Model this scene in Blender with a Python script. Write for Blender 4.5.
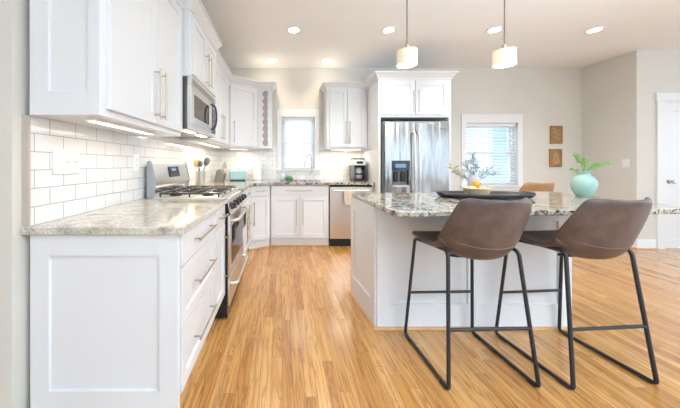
import bpy, bmesh, math, random
from mathutils import Vector, Matrix

for _o in list(bpy.data.objects):
    bpy.data.objects.remove(_o, do_unlink=True)
SC = bpy.context.scene
COL = SC.collection
R = math.radians
PI = math.pi
random.seed(7)

# ------------------------------------------------------------------ camera
CAM_H = 1.173
cd = bpy.data.cameras.new('camera')
cam = bpy.data.objects.new('camera', cd)
COL.objects.link(cam)
cam.location = (0, 0, CAM_H)
cam.rotation_euler = (R(90), 0, 0)
cd.sensor_width = 36.0
cd.lens = 275.0 / 680.0 * 36.0
cd.shift_x = 58.0 / 680.0
cd.shift_y = -40.0 / 680.0
cd.clip_start = 0.05
SC.camera = cam

# ------------------------------------------------------------------ world
W = bpy.data.worlds.new('world')
SC.world = W
W.use_nodes = True
_bg = W.node_tree.nodes['Background']
_bg.inputs[0].default_value = (0.68, 0.84, 1.0, 1)
_bg.inputs[1].default_value = 1.6

# ------------------------------------------------------------------ added bounce light
# unseen area light added behind the camera to brighten the ceiling
_fl = bpy.data.lights.new('added_bounce_light', 'AREA')
_fl.shape = 'DISK'
_fl.size = 2.4
_fl.energy = 108.0
_fl.color = (0.72, 0.88, 1.0)
_fo = bpy.data.objects.new('added_bounce_light', _fl)
COL.objects.link(_fo)
_fo.location = (2.3, -1.2, 1.3)
_fo.rotation_euler = (R(158), 0, 0)
_fl.spread = R(110)

# ------------------------------------------------------------------ exposure
SC.view_settings.view_transform = 'Standard'
SC.view_settings.look = 'None'
SC.view_settings.gamma = 1
SC.view_settings.use_curve_mapping = False
SC.view_settings.exposure = 1.08
DOWNLIGHT_W, STRIP_W, PENDANT_W = 30.0, 0.45, 4.0
WARM = (1.0, 0.83, 0.62)
SOFT = (1.0, 0.97, 0.92)


# ------------------------------------------------------------------ materials
def pmat(name, col, rough=0.5, metal=0.0, spec=0.5, coat=0.0, emit=None, es=0.0):
    m = bpy.data.materials.new(name)
    m.use_nodes = True
    b = m.node_tree.nodes['Principled BSDF']
    b.inputs['Base Color'].default_value = (*col, 1)
    b.inputs['Roughness'].default_value = rough
    b.inputs['Metallic'].default_value = metal
    b.inputs['Specular IOR Level'].default_value = spec
    b.inputs['Coat Weight'].default_value = coat
    if emit:
        b.inputs['Emission Color'].default_value = (*emit, 1)
        b.inputs['Emission Strength'].default_value = es
    return m


def nodes(m):
    nt = m.node_tree
    return nt, nt.nodes['Principled BSDF'], nt.nodes.new, nt.links.new


def ramp_set(r, stops):
    e = r.color_ramp.elements
    while len(e) > 1:
        e.remove(e[-1])
    e[0].position = stops[0][0]
    e[0].color = (*stops[0][1], 1)
    for p, c in stops[1:]:
        k = e.new(p)
        k.color = (*c, 1)


def noise_tint(m, c1, c2, scale=4.0, detail=4.0, bump=0.0, bscale=60.0):
    nt, b, N, L = nodes(m)
    tc = N('ShaderNodeTexCoord')
    n = N('ShaderNodeTexNoise')
    n.inputs['Scale'].default_value = scale
    n.inputs['Detail'].default_value = detail
    L(tc.outputs['Object'], n.inputs['Vector'])
    r = N('ShaderNodeValToRGB')
    ramp_set(r, [(0.3, c1), (0.7, c2)])
    L(n.outputs['Fac'], r.inputs['Fac'])
    L(r.outputs['Color'], b.inputs['Base Color'])
    if bump:
        n2 = N('ShaderNodeTexNoise')
        n2.inputs['Scale'].default_value = bscale
        L(tc.outputs['Object'], n2.inputs['Vector'])
        bp = N('ShaderNodeBump')
        bp.inputs['Strength'].default_value = bump
        bp.inputs['Distance'].default_value = 0.004
        L(n2.outputs['Fac'], bp.inputs['Height'])
        L(bp.outputs['Normal'], b.inputs['Normal'])
    return m


def granite(name, stops, big, small, stops2, mixfac, rough=0.09):
    """Polished speckled stone: large cloudy patches under small crystals."""
    m = pmat(name, (0.6, 0.58, 0.53), rough)
    nt, b, N, L = nodes(m)
    geo = N('ShaderNodeNewGeometry')
    n1 = N('ShaderNodeTexNoise')
    n1.inputs['Scale'].default_value = big
    n1.inputs['Detail'].default_value = 6
    n1.inputs['Roughness'].default_value = 0.55
    n1.inputs['Distortion'].default_value = 1.2
    L(geo.outputs['Position'], n1.inputs['Vector'])
    r1 = N('ShaderNodeValToRGB')
    ramp_set(r1, stops)
    L(n1.outputs['Fac'], r1.inputs['Fac'])
    v = N('ShaderNodeTexVoronoi')
    v.inputs['Scale'].default_value = small
    L(geo.outputs['Position'], v.inputs['Vector'])
    sep = N('ShaderNodeSeparateColor')
    L(v.outputs['Color'], sep.inputs['Color'])
    r2 = N('ShaderNodeValToRGB')
    ramp_set(r2, stops2)
    L(sep.outputs['Red'], r2.inputs['Fac'])
    mx = N('ShaderNodeMix')
    mx.data_type = 'RGBA'
    mx.inputs['Factor'].default_value = mixfac
    L(r1.outputs['Color'], mx.inputs['A'])
    L(r2.outputs['Color'], mx.inputs['B'])
    L(mx.outputs['Result'], b.inputs['Base Color'])
    return m


def floor_mat():
    m = pmat('oak_strip_floor', (0.5, 0.27, 0.1), 0.3)
    nt, b, N, L = nodes(m)
    geo = N('ShaderNodeNewGeometry')
    sx = N('ShaderNodeSeparateXYZ')
    L(geo.outputs['Position'], sx.inputs[0])
    cb = N('ShaderNodeCombineXYZ')
    dv = N('ShaderNodeMath')
    dv.operation = 'DIVIDE'
    dv.inputs[1].default_value = 0.060
    L(sx.outputs['X'], dv.inputs[0])
    fl = N('ShaderNodeMath')
    fl.operation = 'FLOOR'
    L(dv.outputs[0], fl.inputs[0])
    wn = N('ShaderNodeTexWhiteNoise')
    wn.noise_dimensions = '1D'
    L(fl.outputs[0], wn.inputs['W'])
    sy = N('ShaderNodeMath')
    sy.operation = 'MULTIPLY_ADD'
    sy.inputs[1].default_value = 5.0
    L(wn.outputs['Value'], sy.inputs[0])
    L(sx.outputs['Y'], sy.inputs[2])
    L(sy.outputs[0], cb.inputs['X'])
    L(sx.outputs['X'], cb.inputs['Y'])
    br = N('ShaderNodeTexBrick')
    br.offset = 0.0
    br.inputs['Color1'].default_value = (0, 0, 0, 1)
    br.inputs['Color2'].default_value = (1, 1, 1, 1)
    br.inputs['Mortar'].default_value = (0.5, 0.5, 0.5, 1)
    br.inputs['Scale'].default_value = 1.0
    br.inputs['Mortar Size'].default_value = 0.0008
    br.inputs['Mortar Smooth'].default_value = 0.2
    br.inputs['Brick Width'].default_value = 0.83
    br.inputs['Row Height'].default_value = 0.060
    L(cb.outputs[0], br.inputs['Vector'])
    # grain: noise stretched along the strips, shifted per strip
    ma = N('ShaderNodeVectorMath')
    ma.operation = 'MULTIPLY'
    ma.inputs[1].default_value = (0.8, 13.0, 1.0)
    L(cb.outputs[0], ma.inputs[0])
    sh = N('ShaderNodeVectorMath')
    sh.operation = 'MULTIPLY'
    sh.inputs[1].default_value = (7.0, 0.0, 13.0)
    L(br.outputs['Color'], sh.inputs[0])
    ad = N('ShaderNodeVectorMath')
    L(ma.outputs[0], ad.inputs[0])
    L(sh.outputs[0], ad.inputs[1])
    n = N('ShaderNodeTexNoise')
    n.inputs['Scale'].default_value = 1.6
    n.inputs['Detail'].default_value = 5
    n.inputs['Roughness'].default_value = 0.6
    n.inputs['Distortion'].default_value = 1.4
    L(ad.outputs[0], n.inputs['Vector'])
    wv = N('ShaderNodeMath')          # cathedral rings from the same noise
    wv.operation = 'MULTIPLY'
    wv.inputs[1].default_value = 22.0
    L(n.outputs['Fac'], wv.inputs[0])
    sn = N('ShaderNodeMath')
    sn.operation = 'SINE'
    L(wv.outputs[0], sn.inputs[0])
    r = N('ShaderNodeValToRGB')
    ramp_set(r, [(0.0, (0.47, 0.205, 0.046)), (0.3, (0.57, 0.275, 0.072)), (0.7, (0.63, 0.32, 0.094)), (1.0, (0.69, 0.37, 0.125))])
    L(br.outputs['Color'], r.inputs['Fac'])
    g = N('ShaderNodeValToRGB')
    ramp_set(g, [(0.0, (0.42, 0.32, 0.25)), (0.22, (0.92, 0.90, 0.87)), (1.0, (1.08, 1.08, 1.08))])
    mr = N('ShaderNodeMapRange')
    mr.inputs['From Min'].default_value = -1
    L(sn.outputs[0], mr.inputs['Value'])
    L(mr.outputs['Result'], g.inputs['Fac'])
    mul = N('ShaderNodeMix')
    mul.data_type = 'RGBA'
    mul.blend_type = 'MULTIPLY'
    mul.inputs['Factor'].default_value = 0.6
    L(r.outputs['Color'], mul.inputs['A'])
    L(g.outputs['Color'], mul.inputs['B'])
    dk = N('ShaderNodeMix')
    dk.data_type = 'RGBA'
    dk.inputs['B'].default_value = (0.22, 0.10, 0.035, 1)
    L(br.outputs['Fac'], dk.inputs['Factor'])
    L(mul.outputs['Result'], dk.inputs['A'])
    L(dk.outputs['Result'], b.inputs['Base Color'])
    bp = N('ShaderNodeBump')
    bp.inputs['Strength'].default_value = 0.08
    bp.inputs['Distance'].default_value = 0.002
    L(n.outputs['Fac'], bp.inputs['Height'])
    L(bp.outputs['Normal'], b.inputs['Normal'])
    b.inputs['Roughness'].default_value = 0.25
    b.inputs['Coat Weight'].default_value = 0.5
    b.inputs['Coat Roughness'].default_value = 0.16
    return m


def tile_mat(name, axis):
    m = pmat(name, (0.85, 0.85, 0.84), 0.07)
    nt, b, N, L = nodes(m)
    geo = N('ShaderNodeNewGeometry')
    sx = N('ShaderNodeSeparateXYZ')
    L(geo.outputs['Position'], sx.inputs[0])
    cb = N('ShaderNodeCombineXYZ')
    L(sx.outputs[axis], cb.inputs['X'])
    zz = N('ShaderNodeMath')
    zz.operation = 'SUBTRACT'
    zz.inputs[1].default_value = 0.915
    L(sx.outputs['Z'], zz.inputs[0])
    L(zz.outputs[0], cb.inputs['Y'])
    br = N('ShaderNodeTexBrick')
    br.inputs['Color1'].default_value = (0.81, 0.815, 0.82, 1)
    br.inputs['Color2'].default_value = (0.76, 0.765, 0.77, 1)
    br.inputs['Mortar'].default_value = (0.34, 0.32, 0.30, 1)
    br.inputs['Scale'].default_value = 1
    br.inputs['Mortar Size'].default_value = 0.0017
    br.inputs['Mortar Smooth'].default_value = 0.35
    br.inputs['Brick Width'].default_value = 0.1545
    br.inputs['Row Height'].default_value = 0.0775
    L(cb.outputs[0], br.inputs['Vector'])
    L(br.outputs['Color'], b.inputs['Base Color'])
    inv = N('ShaderNodeMath')
    inv.operation = 'SUBTRACT'
    inv.inputs[0].default_value = 1
    L(br.outputs['Fac'], inv.inputs[1])
    n = N('ShaderNodeTexNoise')
    n.inputs['Scale'].default_value = 9
    L(geo.outputs['Position'], n.inputs['Vector'])
    mm = N('ShaderNodeMath')
    mm.operation = 'MULTIPLY_ADD'
    mm.inputs[1].default_value = 0.35
    L(n.outputs['Fac'], mm.inputs[0])
    L(inv.outputs[0], mm.inputs[2])
    bp = N('ShaderNodeBump')
    bp.inputs['Strength'].default_value = 0.5
    bp.inputs['Distance'].default_value = 0.002
    L(mm.outputs[0], bp.inputs['Height'])
    L(bp.outputs['Normal'], b.inputs['Normal'])
    return m


def brushed(name, col, rough, vertical=True, wavy=0.0):
    m = pmat(name, col, rough, 1.0)
    nt, b, N, L = nodes(m)
    tc = N('ShaderNodeTexCoord')
    mp = N('ShaderNodeMapping')
    mp.inputs['Scale'].default_value = (180, 180, 1.5) if vertical else (2, 2, 180)
    L(tc.outputs['Object'], mp.inputs['Vector'])
    n = N('ShaderNodeTexNoise')
    n.inputs['Scale'].default_value = 1.0
    n.inputs['Detail'].default_value = 3
    L(mp.outputs[0], n.inputs['Vector'])
    mr = N('ShaderNodeMapRange')
    mr.inputs['To Min'].default_value = rough * 0.75
    mr.inputs['To Max'].default_value = rough * 1.3
    L(n.outputs['Fac'], mr.inputs['Value'])
    L(mr.outputs['Result'], b.inputs['Roughness'])
    if wavy:
        n2 = N('ShaderNodeTexNoise')
        n2.inputs['Scale'].default_value = 1.0
        mp2 = N('ShaderNodeMapping')
        mp2.inputs['Scale'].default_value = (6, 6, 0.9)
        L(tc.outputs['Object'], mp2.inputs['Vector'])
        L(mp2.outputs[0], n2.inputs['Vector'])
        bp = N('ShaderNodeBump')
        bp.inputs['Strength'].default_value = 1.0
        bp.inputs['Distance'].default_value = wavy
        L(n2.outputs['Fac'], bp.inputs['Height'])
        L(bp.outputs['Normal'], b.inputs['Normal'])
    return m


def glass_mat(name, tint=(1, 1, 1), gloss=0.06):
    m = bpy.data.materials.new(name)
    m.use_nodes = True
    nt = m.node_tree
    nt.nodes.clear()
    o = nt.nodes.new('ShaderNodeOutputMaterial')
    t = nt.nodes.new('ShaderNodeBsdfTransparent')
    t.inputs[0].default_value = (*tint, 1)
    g = nt.nodes.new('ShaderNodeBsdfGlossy')
    g.inputs['Roughness'].default_value = 0.02
    x = nt.nodes.new('ShaderNodeMixShader')
    x.inputs[0].default_value = gloss
    nt.links.new(t.outputs[0], x.inputs[1])
    nt.links.new(g.outputs[0], x.inputs[2])
    nt.links.new(x.outputs[0], o.inputs[0])
    return m


def slat_mat(name, col, trans):
    m = bpy.data.materials.new(name)
    m.use_nodes = True
    nt = m.node_tree
    nt.nodes.clear()
    o = nt.nodes.new('ShaderNodeOutputMaterial')
    d = nt.nodes.new('ShaderNodeBsdfDiffuse')
    d.inputs[0].default_value = (*col, 1)
    t = nt.nodes.new('ShaderNodeBsdfTranslucent')
    t.inputs[0].default_value = (*col, 1)
    x = nt.nodes.new('ShaderNodeMixShader')
    x.inputs[0].default_value = trans
    nt.links.new(d.outputs[0], x.inputs[1])
    nt.links.new(t.outputs[0], x.inputs[2])
    nt.links.new(x.outputs[0], o.inputs[0])
    return m


M = {}
M['paint'] = pmat('white_cabinet_paint', (0.76, 0.775, 0.80), 0.30)
M['trim'] = pmat('white_trim_paint', (0.82, 0.82, 0.82), 0.35)
M['wall'] = noise_tint(pmat('greige_wall_paint', (0.66, 0.62, 0.55), 0.6), (0.68, 0.655, 0.60), (0.71, 0.685, 0.63), 2.0)
M['ceiling'] = noise_tint(pmat('ceiling_paint', (0.78, 0.77, 0.75), 0.7), (0.88, 0.88, 0.875), (0.90, 0.90, 0.895), 1.5)
M['floor'] = floor_mat()
M['shoe'] = noise_tint(pmat('oak_shoe', (0.6, 0.36, 0.16), 0.35), (0.55, 0.32, 0.13), (0.66, 0.41, 0.2), 14)
M['tile_l'] = tile_mat('subway_tile_side', 'Y')
M['tile_b'] = tile_mat('subway_tile_rear', 'X')
M['granite_l'] = granite('pale_granite', [(0.28, (0.26, 0.22, 0.18)), (0.40, (0.50, 0.45, 0.37)), (0.50, (0.74, 0.69, 0.60)), (0.60, (0.56, 0.51, 0.43)), (0.70, (0.72, 0.68, 0.60)), (0.80, (0.34, 0.31, 0.27))], 6.0, 230.0,
                         [(0.0, (0.10, 0.095, 0.09)), (0.22, (0.34, 0.32, 0.29)), (0.55, (0.58, 0.55, 0.50)), (1.0, (0.80, 0.78, 0.74))], 0.42)
M['granite_i'] = granite('mottled_granite', [(0.40, (0.010, 0.010, 0.014)), (0.445, (0.03, 0.03, 0.03)), (0.46, (0.26, 0.21, 0.15)), (0.49, (0.56, 0.51, 0.42)), (0.52, (0.30, 0.26, 0.20)), (0.545, (0.62, 0.58, 0.49)), (0.58, (0.42, 0.38, 0.31)), (0.60, (0.60, 0.56, 0.48)), (0.62, (0.06, 0.055, 0.055)), (0.70, (0.03, 0.03, 0.035))], 17.0, 130.0,
                         [(0.0, (0.02, 0.02, 0.025)), (0.25, (0.22, 0.20, 0.18)), (0.55, (0.55, 0.52, 0.45)), (1.0, (0.74, 0.71, 0.64))], 0.22)
M['steel'] = brushed('brushed_steel', (0.42, 0.41, 0.40), 0.20, True, 0.035)
M['steel_h'] = brushed('brushed_steel_flat', (0.74, 0.73, 0.71), 0.33, False)
M['steel_dark'] = pmat('dark_steel', (0.17, 0.175, 0.185), 0.35, 0.8)
M['fridge_side'] = pmat('grey_fridge_side', (0.36, 0.38, 0.41), 0.4)
M['chrome'] = pmat('chrome', (0.72, 0.73, 0.75), 0.12, 1.0)
M['pull'] = pmat('champagne_nickel', (0.52, 0.45, 0.36), 0.35, 1.0)
M['black'] = pmat('black_enamel', (0.015, 0.016, 0.02), 0.25)
M['black_matte'] = pmat('black_matte', (0.022, 0.022, 0.024), 0.55)
M['iron'] = pmat('cast_iron', (0.05, 0.05, 0.055), 0.36)
M['black_metal'] = pmat('black_powder_coat', (0.020, 0.022, 0.028), 0.42)
M['dark_glass'] = pmat('dark_glass', (0.02, 0.022, 0.026), 0.06, 0.0, 0.4)
M['oven_glass'] = pmat('oven_glass', (0.05, 0.036, 0.028), 0.07, 0.0, 0.35)
M['leather'] = noise_tint(pmat('brown_leather', (0.14, 0.09, 0.07), 0.42), (0.080, 0.056, 0.050), (0.150, 0.108, 0.098), 11, 8, 0.25, 160)
M['leather_tan'] = noise_tint(pmat('tan_leather', (0.42, 0.2, 0.08), 0.42), (0.36, 0.19, 0.09), (0.47, 0.26, 0.13), 9, 6, 0.25, 160)
M['seam'] = pmat('seam_thread', (0.24, 0.17, 0.135), 0.6)
M['glass'] = glass_mat('window_glass')
M['clear'] = glass_mat('clear_glass', (0.9, 0.95, 0.96), 0.12)
M['slat_a'] = slat_mat('white_blind_slat', (0.92, 0.93, 0.95), 0.5)
M['slat_b'] = slat_mat('pale_blind_slat', (0.88, 0.91, 0.95), 0.25)
M['plate'] = pmat('white_plastic', (0.84, 0.84, 0.83), 0.3)
M['slot'] = pmat('socket_slot', (0.10, 0.10, 0.10), 0.5)
M['teal'] = noise_tint(pmat('teal_glaze', (0.28, 0.62, 0.54), 0.18), (0.28, 0.47, 0.43), (0.37, 0.56, 0.52), 12, 4, 0.15, 40)
M['mint'] = pmat('mint_enamel', (0.36, 0.58, 0.63), 0.25)
M['leaf'] = noise_tint(pmat('fern_leaf', (0.2, 0.42, 0.08), 0.5), (0.09, 0.25, 0.04), (0.22, 0.42, 0.09), 20)
M['euca'] = noise_tint(pmat('eucalyptus_leaf', (0.35, 0.42, 0.42), 0.55), (0.30, 0.38, 0.40), (0.48, 0.53, 0.52), 16)
M['euca_y'] = pmat('olive_leaf', (0.48, 0.44, 0.20), 0.55)
M['twig'] = pmat('twig', (0.22, 0.16, 0.10), 0.7)
M['vase_grey'] = pmat('frosted_vase', (0.55, 0.58, 0.62), 0.2)
M['wood_art'] = noise_tint(pmat('carved_wood', (0.36, 0.19, 0.08), 0.55), (0.28, 0.15, 0.06), (0.40, 0.23, 0.10), 30)
M['wood_relief_lit'] = pmat('carved_relief_lit', (0.52, 0.32, 0.15), 0.5)  # same carved wood, lightened: highlights on the raised parts put into the colour
M['wood_spoon'] = pmat('spoon_wood', (0.60, 0.38, 0.18), 0.5)
M['tray'] = noise_tint(pmat('dark_tray', (0.02, 0.022, 0.03), 0.4), (0.016, 0.018, 0.024), (0.035, 0.038, 0.048), 18)
M['wicker'] = pmat('pale_wicker', (0.72, 0.60, 0.40), 0.6)
M['orange'] = noise_tint(pmat('orange_peel', (0.85, 0.42, 0.08), 0.45), (0.82, 0.40, 0.07), (0.90, 0.50, 0.14), 14, 3, 0.3, 90)
M['lemon'] = noise_tint(pmat('lemon_peel', (0.88, 0.68, 0.25), 0.45), (0.85, 0.64, 0.22), (0.92, 0.74, 0.34), 14, 3, 0.3, 90)
M['peach'] = noise_tint(pmat('peach_skin', (0.88, 0.56, 0.28), 0.5), (0.86, 0.50, 0.2), (0.90, 0.66, 0.36), 9)
M['towel'] = noise_tint(pmat('beige_cotton', (0.70, 0.60, 0.48), 0.9), (0.66, 0.56, 0.44), (0.75, 0.66, 0.55), 40, 4, 0.4, 300)
M['towel_b'] = noise_tint(pmat('patterned_cotton', (0.5, 0.4, 0.3), 0.9), (0.26, 0.19, 0.14), (0.68, 0.60, 0.50), 28, 2, 0.4, 300)
M['rod'] = pmat('bronze_rod', (0.20, 0.16, 0.12), 0.4, 0.6)
M['paper'] = pmat('paper_white', (0.88, 0.87, 0.85), 0.85)
M['fret'] = pmat('fretwork_grey', (0.42, 0.36, 0.35), 0.5)
M['knife_block'] = pmat('grey_block', (0.20, 0.20, 0.19), 0.4)
M['sponge'] = pmat('green_sponge', (0.16, 0.48, 0.22), 0.8)
M['soap'] = pmat('blue_soap', (0.55, 0.74, 0.82), 0.2)
M['shade'] = pmat('lit_pendant_shade', (0.72, 0.66, 0.54), 0.5, emit=(1.0, 0.84, 0.60), es=0.16)
M['bulb'] = pmat('lit_lens', (1, 1, 1), 0.4, emit=(1.0, 0.95, 0.86), es=7.0)
M['strip'] = pmat('lit_strip', (1, 1, 1), 0.4, emit=(1.0, 0.88, 0.66), es=1.6)
M['screen'] = pmat('display', (0.05, 0.06, 0.08), 0.15, emit=(0.25, 0.55, 0.9), es=0.25)
M['siding'] = pmat('pale_siding', (0.28, 0.38, 0.48), 0.7)
M['siding_trim'] = pmat('siding_trim', (0.5, 0.58, 0.66), 0.6)


# ------------------------------------------------------------------ mesh helpers
class MB:
    def __init__(self):
        self.bm = bmesh.new()

    def face(self, vs):
        try:
            return self.bm.faces.new(vs)
        except ValueError:
            return None

    def box(self, x0, x1, y0, y1, z0, z1):
        V = [self.bm.verts.new(p) for p in ((x0, y0, z0), (x1, y0, z0), (x1, y1, z0), (x0, y1, z0),
                                           (x0, y0, z1), (x1, y0, z1), (x1, y1, z1), (x0, y1, z1))]
        for f in ((0, 3, 2, 1), (4, 5, 6, 7), (0, 1, 5, 4), (1, 2, 6, 5), (2, 3, 7, 6), (3, 0, 4, 7)):
            self.face([V[i] for i in f])
        return self

    def obox(self, mat, x0, x1, y0, y1, z0, z1):
        n = len(self.bm.verts)
        self.box(x0, x1, y0, y1, z0, z1)
        self.bm.verts.ensure_lookup_table()
        for v in self.bm.verts[n:]:
            v.co = mat @ v.co
        return self

    def prism(self, poly, z0, z1):
        a = [self.bm.verts.new((x, y, z0)) for x, y in poly]
        b = [self.bm.verts.new((x, y, z1)) for x, y in poly]
        n = len(poly)
        self.face(a[::-1])
        self.face(b)
        for i in range(n):
            self.face([a[i], a[(i + 1) % n], b[(i + 1) % n], b[i]])
        return self

    def prism_xz(self, poly, y0, y1):
        a = [self.bm.verts.new((x, y0, z)) for x, z in poly]
        b = [self.bm.verts.new((x, y1, z)) for x, z in poly]
        n = len(poly)
        self.face(a)
        self.face(b[::-1])
        for i in range(n):
            self.face([a[(i + 1) % n], a[i], b[i], b[(i + 1) % n]])
        return self

    def prism_yz(self, poly, x0, x1):
        a = [self.bm.verts.new((x0, y, z)) for y, z in poly]
        b = [self.bm.verts.new((x1, y, z)) for y, z in poly]
        n = len(poly)
        self.face(a[::-1])
        self.face(b)
        for i in range(n):
            self.face([a[i], a[(i + 1) % n], b[(i + 1) % n], b[i]])
        return self

    def lathe(self, prof, c=(0, 0), seg=28, z=0.0):
        rings = []
        for r, h in prof:
            rings.append([self.bm.verts.new((c[0] + max(r, 1e-4) * math.cos(2 * PI * i / seg), c[1] + max(r, 1e-4) * math.sin(2 * PI * i / seg), z + h)) for i in range(seg)])
        for a, b in zip(rings, rings[1:]):
            for i in range(seg):
                self.face([a[i], a[(i + 1) % seg], b[(i + 1) % seg], b[i]])
        self.face(rings[0][::-1])
        self.face(rings[-1])
        return self

    def tube(self, pts, r, seg=10, closed=False):
        P = [Vector(p) for p in pts]
        n = len(P)
        rad = r if isinstance(r, (list, tuple)) else [r] * n
        t0 = (P[1] - P[0]).normalized()
        up = Vector((0, 0, 1)) if abs(t0.z) < 0.9 else Vector((1, 0, 0))
        u = t0.cross(up).normalized()
        rings = []
        pt = t0
        for i in range(n):
            if i == 0:
                t = t0
            elif i == n - 1:
                t = (P[i] - P[i - 1]).normalized()
            else:
                t = ((P[i] - P[i - 1]).normalized() + (P[i + 1] - P[i]).normalized())
                t = t.normalized() if t.length > 1e-6 else pt
            u = u - t * u.dot(t)
            u = u.normalized() if u.length > 1e-6 else t.orthogonal().normalized()
            w = t.cross(u).normalized()
            pt = t
            rings.append([self.bm.verts.new(P[i] + (u * math.cos(2 * PI * k / seg) + w * math.sin(2 * PI * k / seg)) * rad[i]) for k in range(seg)])
        for a, b in zip(rings, rings[1:]):
            for k in range(seg):
                self.face([a[k], a[(k + 1) % seg], b[(k + 1) % seg], b[k]])
        self.face(rings[0][::-1])
        self.face(rings[-1])
        return self

    def sweep(self, path, prof):
        """Mitred sweep of a closed (out, z) profile along an xy path; out is to the right of travel."""
        P = [Vector((x, y)) for x, y in path]
        n = len(P)
        rings = []
        for i in range(n):
            d1 = (P[i] - P[i - 1]).normalized() if i > 0 else None
            d2 = (P[i + 1] - P[i]).normalized() if i < n - 1 else None
            n1 = Vector((d1.y, -d1.x)) if d1 else None
            n2 = Vector((d2.y, -d2.x)) if d2 else None
            if n1 and n2:
                m = (n1 + n2).normalized()
                m = m / max(0.3, m.dot(n1))
            else:
                m = n1 or n2
            rings.append([self.bm.verts.new((P[i].x + m.x * o, P[i].y + m.y * o, z)) for o, z in prof])
        k = len(prof)
        for a, b in zip(rings, rings[1:]):
            for j in range(k):
                self.face([a[j], a[(j + 1) % k], b[(j + 1) % k], b[j]])
        self.face(rings[0][::-1])
        self.face(rings[-1])
        return self

    def shaker(self, x0, x1, z0, z1, y=-0.02, t=0.02, s=0.058, rec=0.010, rails=None):
        """A framed door front facing -y: flat frame, small chamfer, recessed panel."""
        l, r_, b, tp = rails or (s, s, s, s)
        ch = 0.006

        def rect(xa, xb, za, zb, yy):
            return [self.bm.verts.new(p) for p in ((xa, yy, za), (xb, yy, za), (xb, yy, zb), (xa, yy, zb))]
        bk = rect(x0, x1, z0, z1, y + t)
        e = 0.002
        o0 = rect(x0, x1, z0, z1, y + e)
        o = rect(x0 + e, x1 - e, z0 + e, z1 - e, y)
        i1 = rect(x0 + l, x1 - r_, z0 + b, z1 - tp, y)
        i2 = rect(x0 + l + ch * .5, x1 - r_ - ch * .5, z0 + b + ch * .5, z1 - tp - ch * .5, y + rec)
        self.face(bk[::-1])
        for A, B in ((bk, o0), (o0, o), (o, i1), (i1, i2)):
            for k in range(4):
                self.face([A[k], A[(k + 1) % 4], B[(k + 1) % 4], B[k]])
        self.face(i2)
        return self

    def surf(self, rows):
        V = [[self.bm.verts.new(p) for p in r] for r in rows]
        for a, b in zip(V, V[1:]):
            for i in range(len(a) - 1):
                self.face([a[i], a[i + 1], b[i + 1], b[i]])
        return self

    def sphere(self, c, rx, ry=None, rz=None, u=20, v=12):
        ry = ry or rx
        rz = rz or rx
        m = Matrix.Translation(c) @ Matrix.Diagonal((rx, ry, rz, 1))
        bmesh.ops.create_uvsphere(self.bm, u_segments=u, v_segments=v, radius=1, matrix=m)
        return self

    def done(self, name, mat, parent=None, bevel=0.0, smooth=True, keep_normals=False, seg=2):
        if not keep_normals:
            bmesh.ops.recalc_face_normals(self.bm, faces=self.bm.faces[:])
        me = bpy.data.meshes.new(name)
        self.bm.to_mesh(me)
        self.bm.free()
        if smooth:
            for p in me.polygons:
                p.use_smooth = True
            me.set_sharp_from_angle(angle=R(38))
        me.materials.append(M[mat] if isinstance(mat, str) else mat)
        o = bpy.data.objects.new(name, me)
        COL.objects.link(o)
        if parent:
            o.parent = parent
        if bevel:
            b = o.modifiers.new('edge', 'BEVEL')
            b.width = bevel
            b.segments = seg
            b.limit_method = 'ANGLE'
            b.angle_limit = R(40)
        return o


def tag(o, label, cat, group=None, kind=None):
    o['label'] = label
    o['category'] = cat
    if group:
        o['group'] = group
    if kind:
        o['kind'] = kind
    return o


def thing(name, label, cat, loc=(0, 0, 0), rz=0.0, group=None):
    o = bpy.data.objects.new(name, None)
    o.empty_display_size = 0.1
    COL.objects.link(o)
    o.location = loc
    o.rotation_euler = (0, 0, rz)
    return tag(o, label, cat, group)


def struct(name, mb, mat, parent=None, bevel=0.0, label=None, cat=None):
    o = mb.done(name, mat, parent, bevel)
    if not parent:
        o['kind'] = 'structure'
        if label:
            o['label'] = label
            o['category'] = cat
    return o


def copy_thing(o, label=None):
    c = o.copy()
    COL.objects.link(c)
    if label:
        c['label'] = label

    def rec(src, dst):
        for ch in list(src.children):
            k = ch.copy()
            COL.objects.link(k)
            k.parent = dst
            rec(ch, k)
    rec(o, c)
    return c


def lamp(name, kind, loc, energy, color, parent=None, rot=(0, 0, 0), **kw):
    d = bpy.data.lights.new(name, kind)
    d.energy = energy
    d.color = color
    for k, v in kw.items():
        setattr(d, k, v)
    o = bpy.data.objects.new(name, d)
    COL.objects.link(o)
    o.location = loc
    o.rotation_euler = rot
    if parent:
        o.parent = parent
    return o


def fillet(pts, r, n=6):
    """Round the inner corners of a polyline."""
    P = [Vector(p) for p in pts]
    out = [P[0]]
    for i in range(1, len(P) - 1):
        a, b, c = P[i - 1], P[i], P[i + 1]
        d1, d2 = (a - b), (c - b)
        k = min(r, d1.length * .48, d2.length * .48)
        p1, p2 = b + d1.normalized() * k, b + d2.normalized() * k
        for j in range(n + 1):
            t = j / n
            out.append(p1 * (1 - t) ** 2 + b * 2 * t * (1 - t) + p2 * t * t)
    out.append(P[-1])
    return out


# ------------------------------------------------------------------ room shell
CEIL = 2.743
YB = 4.50                       # rear wall face
XL = -1.070                     # left wall face
XR = 4.90                       # right wall face
YD = 3.80                       # wall with the door

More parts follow.
